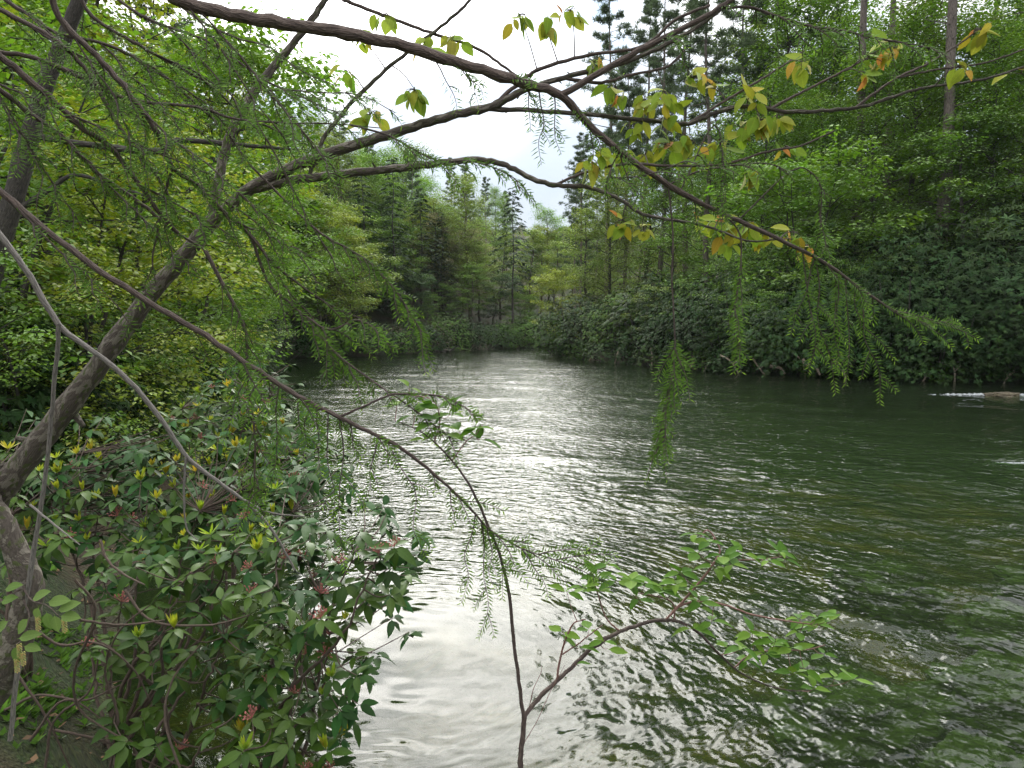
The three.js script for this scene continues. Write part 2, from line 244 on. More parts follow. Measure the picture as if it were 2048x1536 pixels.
// ---------------------------------------------------------------- trees of the woods: shapes made once, then copied
function broadleaf(seed, o) {
  const { H = 12, R = 3.6, base = 0.22, nb = 26, ns = 7, nl = 56, leaf = 0.17, clR = 0.8, flat = 0.3, lean = 0.06, stems = 1, rise = 0.5, tufted = 0 } = o, r = rng(seed), T = new GB(), C = new GB();
  for (let st = 0; st < stems; st++) {
    const az0 = r() * 6.28, out = stems > 1 ? 0.22 + r() * 0.2 : lean, pts = [], rad = [], n = 9, hh = H * (1 - 0.18 * st * r());
    for (let k = 0; k <= n; k++) { const t = k / n; pts.push(V(Math.cos(az0) * out * hh * t * (0.6 + 0.4 * t) + 0.02 * H * n2(seed + st, t * 3), hh * t, Math.sin(az0) * out * hh * t * (0.6 + 0.4 * t) + 0.02 * H * n2(t * 3, seed + st * 7))); rad.push(H * (0.0135 / Math.sqrt(stems)) * Math.pow(1 - t * 0.93, 0.85) * (k ? 1 : 1.35)); }
    T.tube(pts, rad, 7, 0.6);
    const at = (t) => { const f = clamp(t, 0, 0.999) * n, i = Math.floor(f); return pts[i].clone().lerp(pts[i + 1], f - i); };
    for (let b = 0; b < nb / stems; b++) {
      const tt = (b + r()) / (nb / stems), t = lerp(base, 1, tt), p = at(t), az = b * 2.39996 + r() * 0.9 + st * 2, len = R * (0.25 + 0.85 * Math.sin(Math.PI * (0.18 + 0.74 * tt)) ** 0.8) * (0.65 + 0.55 * r()) * (1 - 0.45 * tt * tt), up = rise * (0.35 + 0.9 * r()) * (0.6 + tt);
      const bp = []; for (let k = 0; k <= 5; k++) { const s = k / 5; bp.push(V(p.x + Math.cos(az + 0.25 * n2(b, s * 2)) * len * s, p.y + len * up * s * (1 - 0.35 * s) + 0.1 * len * n2(s * 2, b + seed), p.z + Math.sin(az + 0.25 * n2(b, s * 2)) * len * s)); }
      T.tube(bp, bp.map((_, k) => Math.max(0.008, H * 0.0042 * (1 - tt * 0.6) * (1 - k / 5.6))), 4, 0.6);
      for (let q = 0; q < ns; q++) {
        const s = q === 0 ? 1 : 0.3 + 0.7 * r(), f = s * 4.999, i = Math.floor(f), c = bp[i].clone().lerp(bp[i + 1], f - i), go = unit(r); go.y *= 0.35; c.addScaledVector(go, clR * (0.35 + 0.9 * r()) * (q ? 1 : 0.3));
        const tone = 0.78 + 0.44 * r(), warm = (r() - 0.5) * 0.24, cr = clR * (0.55 + 0.75 * r()), n = Math.round(nl * (0.5 + r()) * (1 - tufted * 0.3));
        const tw = bp[i].clone().lerp(bp[i + 1], f - i); T.tube([tw, tw.clone().lerp(c, 0.55).add(V(0, 0.08 * cr, 0)), c], [0.012, 0.009, 0.005], 3, 0.6);
        for (let k = 0; k < n; k++) {
          const a = r() * 6.283, rr = Math.sqrt(r()) * cr, dx = Math.cos(a), dz = Math.sin(a), L = leaf * (0.65 + 0.7 * r()), dy = -0.15 - 0.55 * r(), dl = Math.hypot(dx, dy, dz), ux = (r() - 0.5) * 0.9, uz = (r() - 0.5) * 0.9, ul = Math.hypot(ux, 1, uz), v = tone * (0.8 + 0.4 * r());
          C.leaf(c.x + dx * rr, c.y + (r() - 0.5) * 2 * flat * cr - 0.22 * rr * rr / cr, c.z + dz * rr, dx / dl, dy / dl, dz / dl, ux / ul, 1 / ul, uz / ul, L, L * 0.72, v * (1 + warm), v, v * (1 - warm * 0.6));
        }
      }
    }
  }
  return { trunk: T.build(), crown: C.build(), H, tris: T.tris + C.tris };
}
function conifer(seed, o) {      // hemlock habit: flat drooping boughs to low down
  const { H = 20, R = 3.4, base = 0.12, nb = 84, tw = 11, gap = 0 } = o, r = rng(seed), T = new GB(), C = new GB(), pts = [], rad = [];
  for (let k = 0; k <= 10; k++) { const t = k / 10; pts.push(V(0.012 * H * n2(seed, t * 2), H * t, 0.012 * H * n2(t * 2, seed))); rad.push(H * 0.0105 * (1 - 0.96 * t) * (k ? 1 : 1.3)); }
  T.tube(pts, rad, 7, 0.7);
  for (let b = 0; b < nb; b++) {
    const tt = (b + r()) / nb; if (r() < gap) continue;
    const y = H * lerp(base, 0.99, tt), az = b * 2.39996 + r(), len = R * (Math.pow(1 - tt, 0.75) * (0.7 + 0.5 * r()) + 0.08) * (0.55 + 0.45 * sstep(0, 0.2, tt)), dx = Math.cos(az), dz = Math.sin(az), bp = [];
    for (let k = 0; k <= 5; k++) { const s = k / 5; bp.push(V(dx * len * s + pts[5].x * 0, y + len * (0.22 * s - 0.5 * s * s + 0.14 * tt), dz * len * s)); }
    T.tube(bp, bp.map((_, k) => Math.max(0.006, 0.035 * (1 - tt * 0.7) * (1 - k / 5.5))), 3, 0.6);
    const tone = 0.75 + 0.5 * r();
    for (let q = 0; q < tw * (0.4 + len / R); q++) {
      const s = 0.18 + 0.82 * r(), f = s * 4.999, i = Math.floor(f), c = bp[i].clone().lerp(bp[i + 1], f - i), side = r() < 0.5 ? -1 : 1, wl = len * 0.34 * (1.15 - s) + 0.22;
      for (let k = 0; k < 5; k++) {
        const e = k / 5, px = c.x + (dx * 0.55 - dz * side * 0.83) * wl * e, pz = c.z + (dz * 0.55 + dx * side * 0.83) * wl * e, py = c.y - 0.25 * wl * e * e, a2 = az + side * (0.9 + (r() - 0.5) * 1.5), ex = Math.cos(a2), ez = Math.sin(a2), L = 0.30 + 0.26 * r(), v = tone * (0.75 + 0.5 * r()), ux = (r() - 0.5) * 0.7, uz = (r() - 0.5) * 0.7, ul = Math.hypot(1, ux, uz), dn = -0.25 - 0.35 * r(), dl = Math.hypot(1, dn);
        C.leaf(px, py, pz, ex / dl, dn / dl, ez / dl, ux / ul, 1 / ul, uz / ul, L, L * 0.34, v, v, v);
      }
    }
  }
  return { trunk: T.build(), crown: C.build(), H };
}
function pine(seed, o) {      // tall, clear bole, open plates of needles
  const { H = 28, R = 4, base = 0.5, nb = 44, tufts = 12, stubs = 10 } = o, r = rng(seed), T = new GB(), C = new GB(), pts = [], rad = [];
  for (let k = 0; k <= 12; k++) { const t = k / 12; pts.push(V(0.010 * H * n2(seed, t * 1.6), H * t, 0.010 * H * n2(t * 1.6, seed))); rad.push(H * 0.0098 * (1 - 0.9 * t) * (k ? 1 : 1.25)); }
  T.tube(pts, rad, 9, 0.8);
  const at = (t) => { const f = clamp(t, 0, 0.999) * 12, i = Math.floor(f); return pts[i].clone().lerp(pts[i + 1], f - i); };
  for (let s = 0; s < stubs; s++) { const p = at(lerp(0.22, base, r())), a = r() * 6.28, l = 0.4 + 1.3 * r(); T.tube([p, p.clone().add(V(Math.cos(a) * l, -0.1 * l, Math.sin(a) * l))], [0.03, 0.008], 3, 0.6); }
  for (let b = 0; b < nb; b++) {
    const tt = (b + r()) / nb, p = at(lerp(base, 0.985, tt)), az = b * 2.39996 + r() * 1.4, len = R * (1 - 0.72 * tt) * (0.45 + 0.75 * r()), dx = Math.cos(az), dz = Math.sin(az), bp = [];
    for (let k = 0; k <= 4; k++) { const s = k / 4; bp.push(V(p.x + dx * len * s, p.y + len * (0.05 + 0.35 * tt) * s + 0.1 * len * s * s, p.z + dz * len * s)); }
    T.tube(bp, bp.map((_, k) => Math.max(0.008, 0.05 * (1 - tt * 0.6) * (1 - k / 4.6))), 3, 0.6);
    for (let q = 0; q < tufts; q++) {
      const s = 0.35 + 0.65 * r(), f = s * 3.999, i = Math.floor(f), c = bp[i].clone().lerp(bp[i + 1], f - i), go = unit(r), tone = 0.75 + 0.5 * r(); go.y *= 0.3; c.addScaledVector(go, 0.5 * r() * len * 0.5);
      for (let k = 0; k < 26; k++) { const w = unit(r); w.y = w.y * 0.7 + 0.35; w.x += dx * 0.4; w.z += dz * 0.4; w.normalize(); const u = unit(r).cross(w).normalize(), L = 0.30 + 0.30 * r(), v = tone * (0.75 + 0.5 * r()); C.leaf(c.x + go.x * 0.12 * r(), c.y, c.z + go.z * 0.12 * r(), w.x, w.y, w.z, u.x, u.y, u.z, L, 0.05, v, v, v); }
    }
  }
  return { trunk: T.build(), crown: C.build(), H };
}
function shrub(seed, o) {      // evergreen thicket: domed, whorls of drooping leaves
  const { H = 3, R = 2.2, wh = 1500, leaf = 0.115, per = 7, slim = 0.36 } = o, r = rng(seed), T = new GB(), C = new GB();
  for (let s = 0; s < 9; s++) { const a = r() * 6.28, l = R * (0.4 + 0.5 * r()), h = H * (0.5 + 0.4 * r()), p = V(Math.cos(a) * 0.2, -0.1, Math.sin(a) * 0.2), q = V(Math.cos(a) * l, h, Math.sin(a) * l), m = p.clone().lerp(q, 0.5).add(V(0.3 * (r() - 0.5), -0.15 * h, 0.3 * (r() - 0.5))); const [pp, rr] = path([p, m, q], [0.045, 0.035, 0.012], 6); T.tube(pp, rr, 4, 0.4); }
  for (let w = 0; w < wh; w++) {
    const a = r() * 6.283, e = Math.asin(lerp(-0.5, 1, r())), sh = 0.62 + 0.42 * Math.sqrt(r()), lump = 1 + 0.30 * n3(Math.cos(a) * 1.6, e * 2, Math.sin(a) * 1.6 + seed) + 0.16 * n3(Math.cos(a) * 4, e * 4.5, Math.sin(a) * 4 + seed), ce = Math.cos(e);
    const x = Math.cos(a) * ce * R * sh * lump, z = Math.sin(a) * ce * R * sh * lump, y = H * 0.38 + Math.sin(e) * H * (e < 0 ? 0.7 : 0.62) * sh * lump, ax = Math.cos(a) * ce * 0.7, az = Math.sin(a) * ce * 0.7, ay = 0.75, tone = (0.62 + 0.5 * r()) * (1 + 0.45 * n3(x * 0.9, y * 0.9, z * 0.9 + seed)), warm = (r() - 0.5) * 0.3, ph = r() * 6.28;
    const A = V(ax, ay, az).normalize(), X = V(A.y, -A.x, 0).normalize(), Z = A.clone().cross(X);
    for (let k = 0; k < per; k++) {
      const b = ph + k / per * 6.283 + (r() - 0.5) * 0.5, c = Math.cos(b), s = Math.sin(b), up = -0.05 - 0.5 * r() + (r() < 0.2 ? 0.7 : 0), d = X.clone().multiplyScalar(c).addScaledVector(Z, s).addScaledVector(A, up).normalize(), u = A.clone().addScaledVector(d, -A.dot(d)).normalize(), L = leaf * (0.7 + 0.55 * r()), v = tone * (0.8 + 0.4 * r());
      C.leaf(x, y, z, d.x, d.y, d.z, u.x, u.y, u.z, L, L * slim, v * (1 + warm), v, v * (1 - warm));
    }
  }
  return { trunk: T.build(), crown: C.build(), H };
}
const S = {
  tallA: broadleaf(108, { H: 22, R: 5.4, nb: 44, ns: 8, nl: 58, leaf: 0.2, clR: 1.15, base: 0.3, flat: 0.6, rise: 0.75 }), tallB: broadleaf(109, { H: 21, R: 4.6, nb: 42, ns: 8, nl: 56, leaf: 0.19, clR: 1.05, base: 0.2, flat: 0.65, rise: 0.9 }),
  mapleA: broadleaf(101, { H: 12, R: 4.2, nb: 30, ns: 7, base: 0.2 }), mapleB: broadleaf(102, { H: 13, R: 3.6, nb: 30, ns: 7, base: 0.28, clR: 0.9, flat: 0.24 }),
  mapleC: broadleaf(103, { H: 9, R: 3.9, nb: 30, ns: 7, base: 0.12, stems: 3, clR: 0.75 }), slim: broadleaf(104, { H: 14, R: 2.5, nb: 30, ns: 5, base: 0.16, rise: 0.9, clR: 0.7, flat: 0.42 }),
  airy: broadleaf(105, { H: 14, R: 3.6, nb: 28, ns: 6, nl: 26, leaf: 0.15, base: 0.3, flat: 0.6, rise: 0.8 }),
  youngA: broadleaf(106, { H: 6, R: 2.4, nb: 26, ns: 7, nl: 40, leaf: 0.105, clR: 0.5, base: 0.12, flat: 0.35 }), youngB: broadleaf(107, { H: 7, R: 2.6, nb: 26, ns: 7, nl: 40, leaf: 0.115, clR: 0.55, base: 0.18, flat: 0.25, stems: 2 }),
  hemA: conifer(111, { H: 20 }), hemB: conifer(112, { H: 17, R: 3.9, nb: 66, gap: 0.15, base: 0.3 }),
  pineA: pine(121, {}), pineB: pine(122, { H: 26, base: 0.6, R: 3.4, nb: 34 }), pineC: pine(123, { H: 30, base: 0.42, R: 4.4, nb: 52 }),
  fine: shrub(135, { H: 1.8, R: 1.3, wh: 1300, leaf: 0.085, per: 7, slim: 0.42 }), rhodoA: shrub(131, {}), rhodoB: shrub(132, { H: 3.4, R: 1.9, leaf: 0.165, wh: 900, per: 8, slim: 0.3 }), rhodoC: shrub(133, { H: 2.4, R: 2.6, leaf: 0.085, wh: 2100, per: 6, slim: 0.5 }), brush: shrub(134, { H: 2.0, R: 1.6, wh: 480, leaf: 0.13, per: 6, slim: 0.55 }),
};
const protoGroups = new Map();
function plant(name, shape, x, d, height, crownMat, barkMat, { wide = 1, turn = 0, sink = 0.08, tilt = 0 } = {}) {
  const g = new THREE.Group(), s = S[shape], k = height / s.H; part(g, 'trunk', s.trunk, barkMat); part(g, 'crown', s.crown, crownMat);
  g.position.set(x, groundAt(x, -d) - sink, -d); g.rotation.set(0, turn, tilt); g.scale.set(k * wide, k, k * wide); return top(g, name);
}
const ORD = ['first', 'second', 'third', 'fourth', 'fifth', 'sixth', 'seventh', 'eighth', 'ninth', 'tenth', 'eleventh', 'twelfth', 'thirteenth', 'fourteenth', 'fifteenth', 'sixteenth', 'seventeenth', 'eighteenth', 'nineteenth', 'twentieth', 'twenty-first', 'twenty-second', 'twenty-third', 'twenty-fourth', 'twenty-fifth', 'twenty-sixth', 'twenty-seventh', 'twenty-eighth'];
// rows of plants: [px across the photograph, metres ahead, height, shape, leaf colour, width, turn]
function row(name, category, group, label, bark, list, sink) {
  const dry = (px, d) => !inRiver(across(px, d), d) && chainDist(BANK_L, across(px, d), d) > 0.5;
  list.map(([px, d, ...a]) => { if (/^left_/.test(name)) while (!dry(px, d)) px -= 6; else if (/^far_(pine|hem|broad)/.test(name)) while (!dry(px, d)) d += 0.5; return [px, d, ...a]; }).sort((a, b) => a[0] - b[0]).forEach(([px, d, h, shape, mat, wide = 1, turn, tilt = 0], i) => {
    const low = groundAt(across(px, d), -d), o = plant(name, shape, across(px, d), d, category === 'tree' ? Math.max(0.5 * h, h - low) : h, G[mat], bark, { wide, turn: turn ?? px * 1.7, sink, tilt });
    tag(o, label.replace('#', ORD[i]), category, group);
  });
}
row('far_pine', 'tree', 'pines above the far bank', 'tall open pine above the far bank trees, # from the left', M.pineBark, [[905, 104, 27.5, 'pineA', 'pine', 0.8], [935, 96, 25, 'pineC', 'pine', 0.8], [972, 110, 26, 'pineB', 'pine', 0.8], [830, 92, 25, 'pineA', 'pine', 0.9], [745, 88, 26, 'pineC', 'pine', 0.9], [690, 80, 27, 'pineA', 'pine'], [1150, 78, 20, 'pineC', 'pine', 0.8], [1190, 84, 21, 'pineA', 'pine', 0.8]]);
row('far_hemlock', 'tree', 'hemlocks on the far bank', 'dark drooping hemlock on the far bank, # from the left', M.darkBark, [[1026, 80, 18.5, 'hemB', 'hemlock', 0.85], [790, 70, 19.5, 'hemA', 'hemlock', 1.0], [845, 80, 18, 'hemB', 'hemlock', 1.1], [730, 66, 17.5, 'hemA', 'hemlock', 1.1], [885, 82, 16, 'hemA', 'hemlock', 1], [650, 62, 16, 'hemB', 'hemlock', 1.1]]);
row('far_broadleaf', 'tree', 'leafing trees on the far bank', 'fresh green leafing tree on the far bank, # from the left', M.bark, [[640, 46, 11.5, 'mapleA', 'soft', 1.15], [585, 42, 10.5, 'mapleB', 'maple', 1.1], [700, 56, 11, 'slim', 'yellow', 1.2], [765, 76, 12, 'mapleB', 'maple2'], [815, 72, 8, 'mapleC', 'deep', 1.1], [870, 84, 15.5, 'mapleA', 'tan', 0.9], [925, 88, 14.5, 'mapleB', 'tan', 1.1], [960, 86, 13, 'mapleB', 'soft'], [985, 84, 9, 'mapleC', 'deep'], [1000, 92, 14.5, 'slim', 'soft'], [1060, 88, 14.5, 'slim', 'soft', 1.15], [1085, 92, 15.5, 'mapleB', 'yellow'], [1108, 84, 12.5, 'slim', 'soft', 1.1], [905, 80, 7.5, 'mapleC', 'maple2'], [1045, 82, 6.5, 'mapleC', 'maple', 1.1], [1125, 96, 16, 'mapleB', 'soft', 1.2], [855, 76, 6, 'mapleC', 'maple2'], [610, 52, 12, 'mapleB', 'yellow', 1.2], [675, 60, 12.5, 'mapleA', 'soft', 1.2], [720, 68, 14, 'mapleB', 'maple', 1.1], [560, 46, 13, 'mapleA', 'maple', 1.1], [945, 80, 9.5, 'mapleA', 'maple', 1.1]]);
row('far_bank_shrub', 'shrub', 'low shrubs along the far waterline', 'low green shrub at the far waterline, # from the left', M.darkBark, [[700, 56, 2.2, 'brush', 'laurelLight', 1.1], [745, 60, 2.6, 'rhodoA', 'laurel'], [785, 62, 2.0, 'brush', 'laurelLight'], [822, 63, 3.0, 'rhodoB', 'laurelGrey'], [858, 66, 2.4, 'brush', 'laurel'], [895, 68, 3.4, 'rhodoA', 'laurelLight'], [935, 72, 3.0, 'rhodoB', 'laurel'], [970, 74, 2.6, 'rhodoC', 'laurel', 1.2], [1010, 76.5, 2.6, 'rhodoA', 'laurelLight', 1.3], [1045, 78, 3.0, 'rhodoC', 'laurelLight', 1.2], [1080, 80, 3.6, 'rhodoA', 'laurelLight', 1.2], [1110, 82, 3.4, 'rhodoB', 'laurel', 1.2], [655, 54, 2.4, 'rhodoA', 'laurelGrey'], [615, 52.5, 2.6, 'rhodoB', 'laurel'], [575, 50, 3.0, 'rhodoA', 'laurel']].map(([px, d, ...a]) => { while (!inRiver(across(px, d), d) && d > 40) d -= 0.1; return [px, d + 0.5, ...a]; }));
row('bank_pine', 'tree', 'pines on the right bank', 'tall pine with bare bole on the right bank, # from the left', M.pineBark, [[1212, 62, 34, 'pineA', 'pine', 0.75], [1250, 58, 25, 'pineB', 'pine', 0.85], [1318, 52, 29, 'pineC', 'pine', 0.85], [1404, 46, 27, 'pineB', 'pine', 0.95], [1702, 41, 40, 'pineB', 'pine', 0.85], [1754, 45, 42, 'pineB', 'pine', 0.8], [1882, 37.5, 39, 'pineB', 'pine', 1.05], [2034, 39, 40, 'pineB', 'pine', 0.95], [1470, 58, 32, 'pineC', 'pine'], [1540, 62, 34, 'pineA', 'pine'], [1625, 60, 33, 'pineC', 'pine', 0.9], [1160, 66, 19, 'pineC', 'pine', 0.9], [1290, 62, 31, 'pineC', 'pine', 0.9], [1365, 60, 33, 'pineA', 'pine', 0.95], [1835, 50, 46, 'pineB', 'pine', 0.7], [1960, 55, 48, 'pineB', 'pine', 0.7]]);
row('bank_maple', 'tree', 'maples on the right bank', 'bright green maple above the right bank thicket, # from the left', M.darkBark, [[1135, 57, 7.0, 'mapleC', 'yellow', 0.9], [1175, 58, 12, 'slim', 'soft', 1.1], [1225, 57, 14, 'tallB', 'soft', 1.0], [1285, 55, 15.5, 'tallA', 'soft', 0.9], [1350, 51, 15, 'tallB', 'maple', 1.0], [1440, 46, 13.5, 'mapleB', 'maple'], [1510, 43, 17, 'tallA', 'maple', 0.9], [1590, 38, 11.2, 'mapleC', 'maple', 1.15], [1645, 40, 15, 'tallA', 'maple', 0.9], [1560, 48, 17, 'mapleB', 'maple2'], [1745, 39, 17, 'tallB', 'maple', 1.0], [1820, 41, 20, 'tallB', 'maple', 1.0], [1905, 35.5, 13, 'mapleB', 'maple2', 1.1], [1985, 37, 18, 'tallA', 'maple', 0.9], [2060, 35, 16, 'tallB', 'maple', 1.0], [1690, 35, 5.6, 'mapleC', 'maple', 0.9], [1475, 38, 6.5, 'youngA', 'maple2', 1.1], [1940, 44, 21, 'tallA', 'maple2', 1.0], [1790, 50, 23, 'tallB', 'maple', 1.1], [1650, 52, 23, 'tallA', 'maple', 1.0], [2090, 42, 22, 'tallB', 'maple2', 1.1], [1860, 47, 18, 'tallA', 'maple', 1.0], [1560, 56, 21, 'tallB', 'maple', 1.0], [2010, 48, 25, 'tallA', 'maple2', 1.0], [1490, 60, 27, 'tallB', 'soft', 1.0], [1590, 58, 29, 'tallA', 'maple', 1.0], [1690, 56, 28, 'tallB', 'maple2', 1.0]]);
row('bank_rhododendron', 'shrub', 'evergreen thicket along the right bank', 'dark evergreen rhododendron on the right bank, # from the left', M.darkBark, [[1118, 54.5, 3.6, 'rhodoB', 'laurelLight', 1.0], [1165, 52, 4.2, 'rhodoA', 'laurelGrey', 1.1], [1205, 49, 3.4, 'rhodoC', 'laurelGrey', 0.9], [1250, 46, 4.0, 'rhodoA', 'laurelLight', 0.9], [1300, 43.5, 4.4, 'rhodoB', 'laurelGrey', 1.1], [1355, 41, 3.6, 'rhodoA', 'laurel', 0.95], [1410, 38.5, 3.4, 'rhodoC', 'laurel', 0.9], [1470, 36.5, 4.0, 'rhodoA', 'laurel', 1.0], [1525, 34.5, 3.2, 'rhodoB', 'laurelLight', 1.0], [1590, 33, 3.8, 'rhodoC', 'laurel', 0.9], [1660, 32, 4.2, 'rhodoA', 'laurel', 1.0], [1735, 31, 3.6, 'rhodoB', 'laurel', 1.1], [1800, 30.5, 4.6, 'rhodoA', 'laurel', 0.9], [1870, 29.8, 3.4, 'rhodoC', 'laurel', 0.9], [1945, 29.4, 4.4, 'rhodoB', 'laurel', 1.15], [2020, 29, 4.2, 'rhodoA', 'laurel', 1.0], [2090, 28.5, 4.0, 'rhodoC', 'laurel', 1.0]].map(([px, d, ...a]) => [px, d - 0.6, ...a]));
{ // small brush hanging over the right waterline
  const list = []; for (let px = 1128, k = 0; px < 2080; px += 36 + (k * 13) % 22, k++) { let d = 26; while (d < 60 && inRiver(across(px, d), d)) d += 0.1; list.push([px, d + 0.05, 1.05 + 0.5 * ((k * 7) % 5) / 5, 'brush', ['laurel', 'laurelLight', 'laurelGrey', 'laurel', 'deepBrush'][k % 5], 1.0 + 0.12 * (k % 3)]); }
  G.deepBrush = glossy(0.045, 0.082, 0.02); row('waterside_bush', 'shrub', 'low bushes hanging over the right waterline', 'low bush overhanging the right waterline, # from the left', M.darkBark, list.slice(0, 24));
}
row('waterside_maple', 'tree', 'small maples leaning from the right thicket', 'small bright maple spreading over the right bank thicket, # from the left', M.darkBark, [[1320, 42, 4.6, 'youngB', 'soft', 1.2], [1490, 35.2, 4.4, 'youngA', 'maple', 1.1], [1560, 33.2, 3.9, 'youngB', 'maple', 1.1], [1610, 32.6, 2.9, 'youngA', 'maple2', 1.0], [1690, 33.5, 5.4, 'youngA', 'maple', 1.1], [1430, 37.4, 3.4, 'youngB', 'maple2', 1.0], [2035, 28.6, 2.6, 'youngA', 'maple2', 1.0], [1230, 47, 4.2, 'youngA', 'soft', 1.1]]);
row('upper_rhododendron', 'shrub', 'taller evergreens behind the right bank thicket', 'tall evergreen rhododendron behind the waterside thicket, # from the left', M.darkBark, [[1330, 48, 5.0, 'rhodoA', 'laurelGrey', 1.0], [1430, 42, 4.6, 'rhodoC', 'laurelLight', 0.9], [1540, 38, 4.8, 'rhodoA', 'laurel', 1.0], [1660, 36, 5.2, 'rhodoB', 'laurel', 1.2], [1765, 34.5, 6.4, 'rhodoA', 'laurelGrey', 0.9], [1850, 34, 5.4, 'rhodoC', 'laurel', 0.9], [1930, 33.5, 5.8, 'rhodoA', 'laurel', 0.9], [2015, 32, 7.2, 'rhodoB', 'laurelGrey', 1.0], [1600, 37, 5.4, 'rhodoC', 'laurelLight', 0.8]]);
row('left_maple', 'tree', 'young maples on the left bank', 'yellow-green young maple on the left bank, # from the left', M.darkBark, [[40, 9.5, 5.2, 'youngA', 'maple', 1.1], [150, 8.0, 4.6, 'youngB', 'yellow', 1.0], [-60, 7.0, 5.6, 'youngB', 'maple2', 1.0], [270, 10, 5.2, 'youngA', 'yellow', 1.0], [360, 12.5, 5.8, 'youngB', 'maple', 1.0], [470, 15, 5.0, 'youngA', 'maple', 1.0], [200, 14, 8.0, 'youngB', 'yellow', 1.0], [320, 18, 10.5, 'mapleC', 'maple', 0.9], [80, 16, 10, 'mapleA', 'maple', 0.9], [440, 22, 10.5, 'mapleB', 'yellow', 0.9], [520, 27, 9.5, 'mapleA', 'maple', 0.9], [190, 24, 16, 'mapleB', 'yellow', 1.0], [330, 30, 17, 'airy', 'soft', 1.1], [60, 28, 18, 'mapleA', 'maple2', 1.0], [450, 38, 17, 'airy', 'yellow', 1.0], [-80, 20, 14, 'mapleA', 'maple', 1.0], [560, 20.5, 3.2, 'youngA', 'yellow', 0.9], [400, 9.0, 3.0, 'youngA', 'maple', 0.8], [600, 32, 5.5, 'mapleC', 'maple2', 0.9], [60, 6.2, 2.9, 'youngB', 'maple', 0.9], [230, 7.0, 3.0, 'youngA', 'yellow', 1.0], [340, 8.2, 2.6, 'youngB', 'maple', 1.0], [480, 17.5, 3.0, 'youngB', 'yellow', 1.1]]);
row('left_laurel', 'shrub', 'evergreen shrubs on the left bank', 'dark evergreen shrub under the left bank maples, # from the left', M.darkBark, [[-20, 6.6, 1.9, 'fine', 'laurel', 0.8], [90, 7.0, 1.5, 'fine', 'laurel', 0.8], [230, 8.6, 1.5, 'fine', 'laurelLight', 0.8], [330, 9.5, 1.4, 'fine', 'laurelLight', 0.9], [400, 13, 1.8, 'rhodoA', 'laurel', 0.8], [455, 16.5, 1.8, 'brush', 'laurelLight', 1.0], [500, 21, 2.4, 'rhodoA', 'laurel', 0.8], [545, 27, 2.8, 'rhodoB', 'laurelLight', 0.9], [560, 35, 3.0, 'rhodoA', 'laurel', 0.9]]);
// the woods behind read as one mass
const SKYLINE = [[-900, -400], [0, -200], [350, -100], [480, 120], [560, 225], [640, 250], [700, 262], [760, 292], [830, 305], [920, 335], [1000, 380], [1090, 425], [1140, 330], [1190, 120], [1230, -50], [2100, -300], [4000, -400]];
const skyline = (px) => { for (let i = 1; i < SKYLINE.length; i++) if (px < SKYLINE[i][0]) return lerp(SKYLINE[i - 1][1], SKYLINE[i][1], (px - SKYLINE[i - 1][0]) / (SKYLINE[i][0] - SKYLINE[i - 1][0])); return -400; };
{
  const R = rng(77), sets = { tallA: [], tallB: [], mapleA: [], mapleB: [], airy: [], hemA: [], pineA: [], pineC: [], rhodoA: [] }, keys = ['mapleA', 'mapleB', 'airy', 'hemA', 'pineA', 'pineC', 'mapleA', 'mapleB', 'rhodoA', 'rhodoA'];
  for (let tries = 0, n = 0; tries < 12000 && n < 480; tries++) {
    const d = 14 + R() * 130, x = (R() * 2 - 1) * (0.95 * d + 16); if (inRiver(x, d)) continue;
    const l = chainDist(BANK_L, x, d), r = chainDist(BANK_R, x, d), m = Math.min(l, r), px = 1024 + x / d * F;
    if (m < (l < r ? 11 : 15) || (l < r && d < 45 && m < 16) || R() > 1.4 - m * 0.014) continue;
    if (px > 1000 && px < 1140 && d > 96) { if (R() < 0.8) continue; }
    let k = keys[Math.floor(R() * keys.length)]; if (/pine|hem/.test(k) && (px > 1400 || (px > 540 && px < 1120)) && R() < 0.8) k = R() < 0.5 ? 'tallA' : 'tallB'; const h = S[k].H * (0.65 + 0.5 * R()) * (k === 'rhodoA' ? 1.3 : 1), most = EYE + d * (HORIZON - skyline(px)) / F - groundAt(x, -d), low = Math.min(1, most * (0.8 + 0.2 * R()) / h); if (h * low < 3) continue;
    sets[k].push([x, groundAt(x, -d) - 0.15, -d, h * low / S[k].H, R() * 6.28, 0.85 + 0.4 * R(), 0.75 + 0.5 * R()]); n++;
  }
  const mats = { tallA: 'maple', tallB: 'soft', mapleA: 'maple2', mapleB: 'soft', airy: 'yellow', hemA: 'hemlock', pineA: 'pine', pineC: 'pine', rhodoA: 'laurel' }, word = { tallA: 'tall_poplar', tallB: 'tall_maple', mapleA: 'maple', mapleB: 'birch', airy: 'oak', hemA: 'hemlock', pineA: 'pine', pineC: 'old_pine', rhodoA: 'evergreen_shrub' };
  for (const k of Object.keys(sets)) {
    const g = new THREE.Group(), q = new THREE.Quaternion(), m4 = new THREE.Matrix4();
    for (const [n, geo, mat] of [['trunks', S[k].trunk, M.bark], ['crowns', S[k].crown, G[mats[k]]]]) {
      const im = new THREE.InstancedMesh(geo, mat, sets[k].length); im.name = n; im.userData.kind = 'stuff';
      sets[k].forEach(([x, y, z, s, a, w, t], i) => { im.setMatrixAt(i, m4.compose(V(x, y, z), q.setFromAxisAngle(V(0, 1, 0), a), V(s * w, s, s * w))); im.setColorAt(i, lin(t, t, t * 0.96)); });
      im.castShadow = im.receiveShadow = true; g.add(im);
    }
    top(g, word[k] + '_woods'); tag(g, `far mass of ${word[k].replace('_', ' ')} growth filling the wooded slopes behind the banks`, 'woods', null, 'stuff');
  }
}
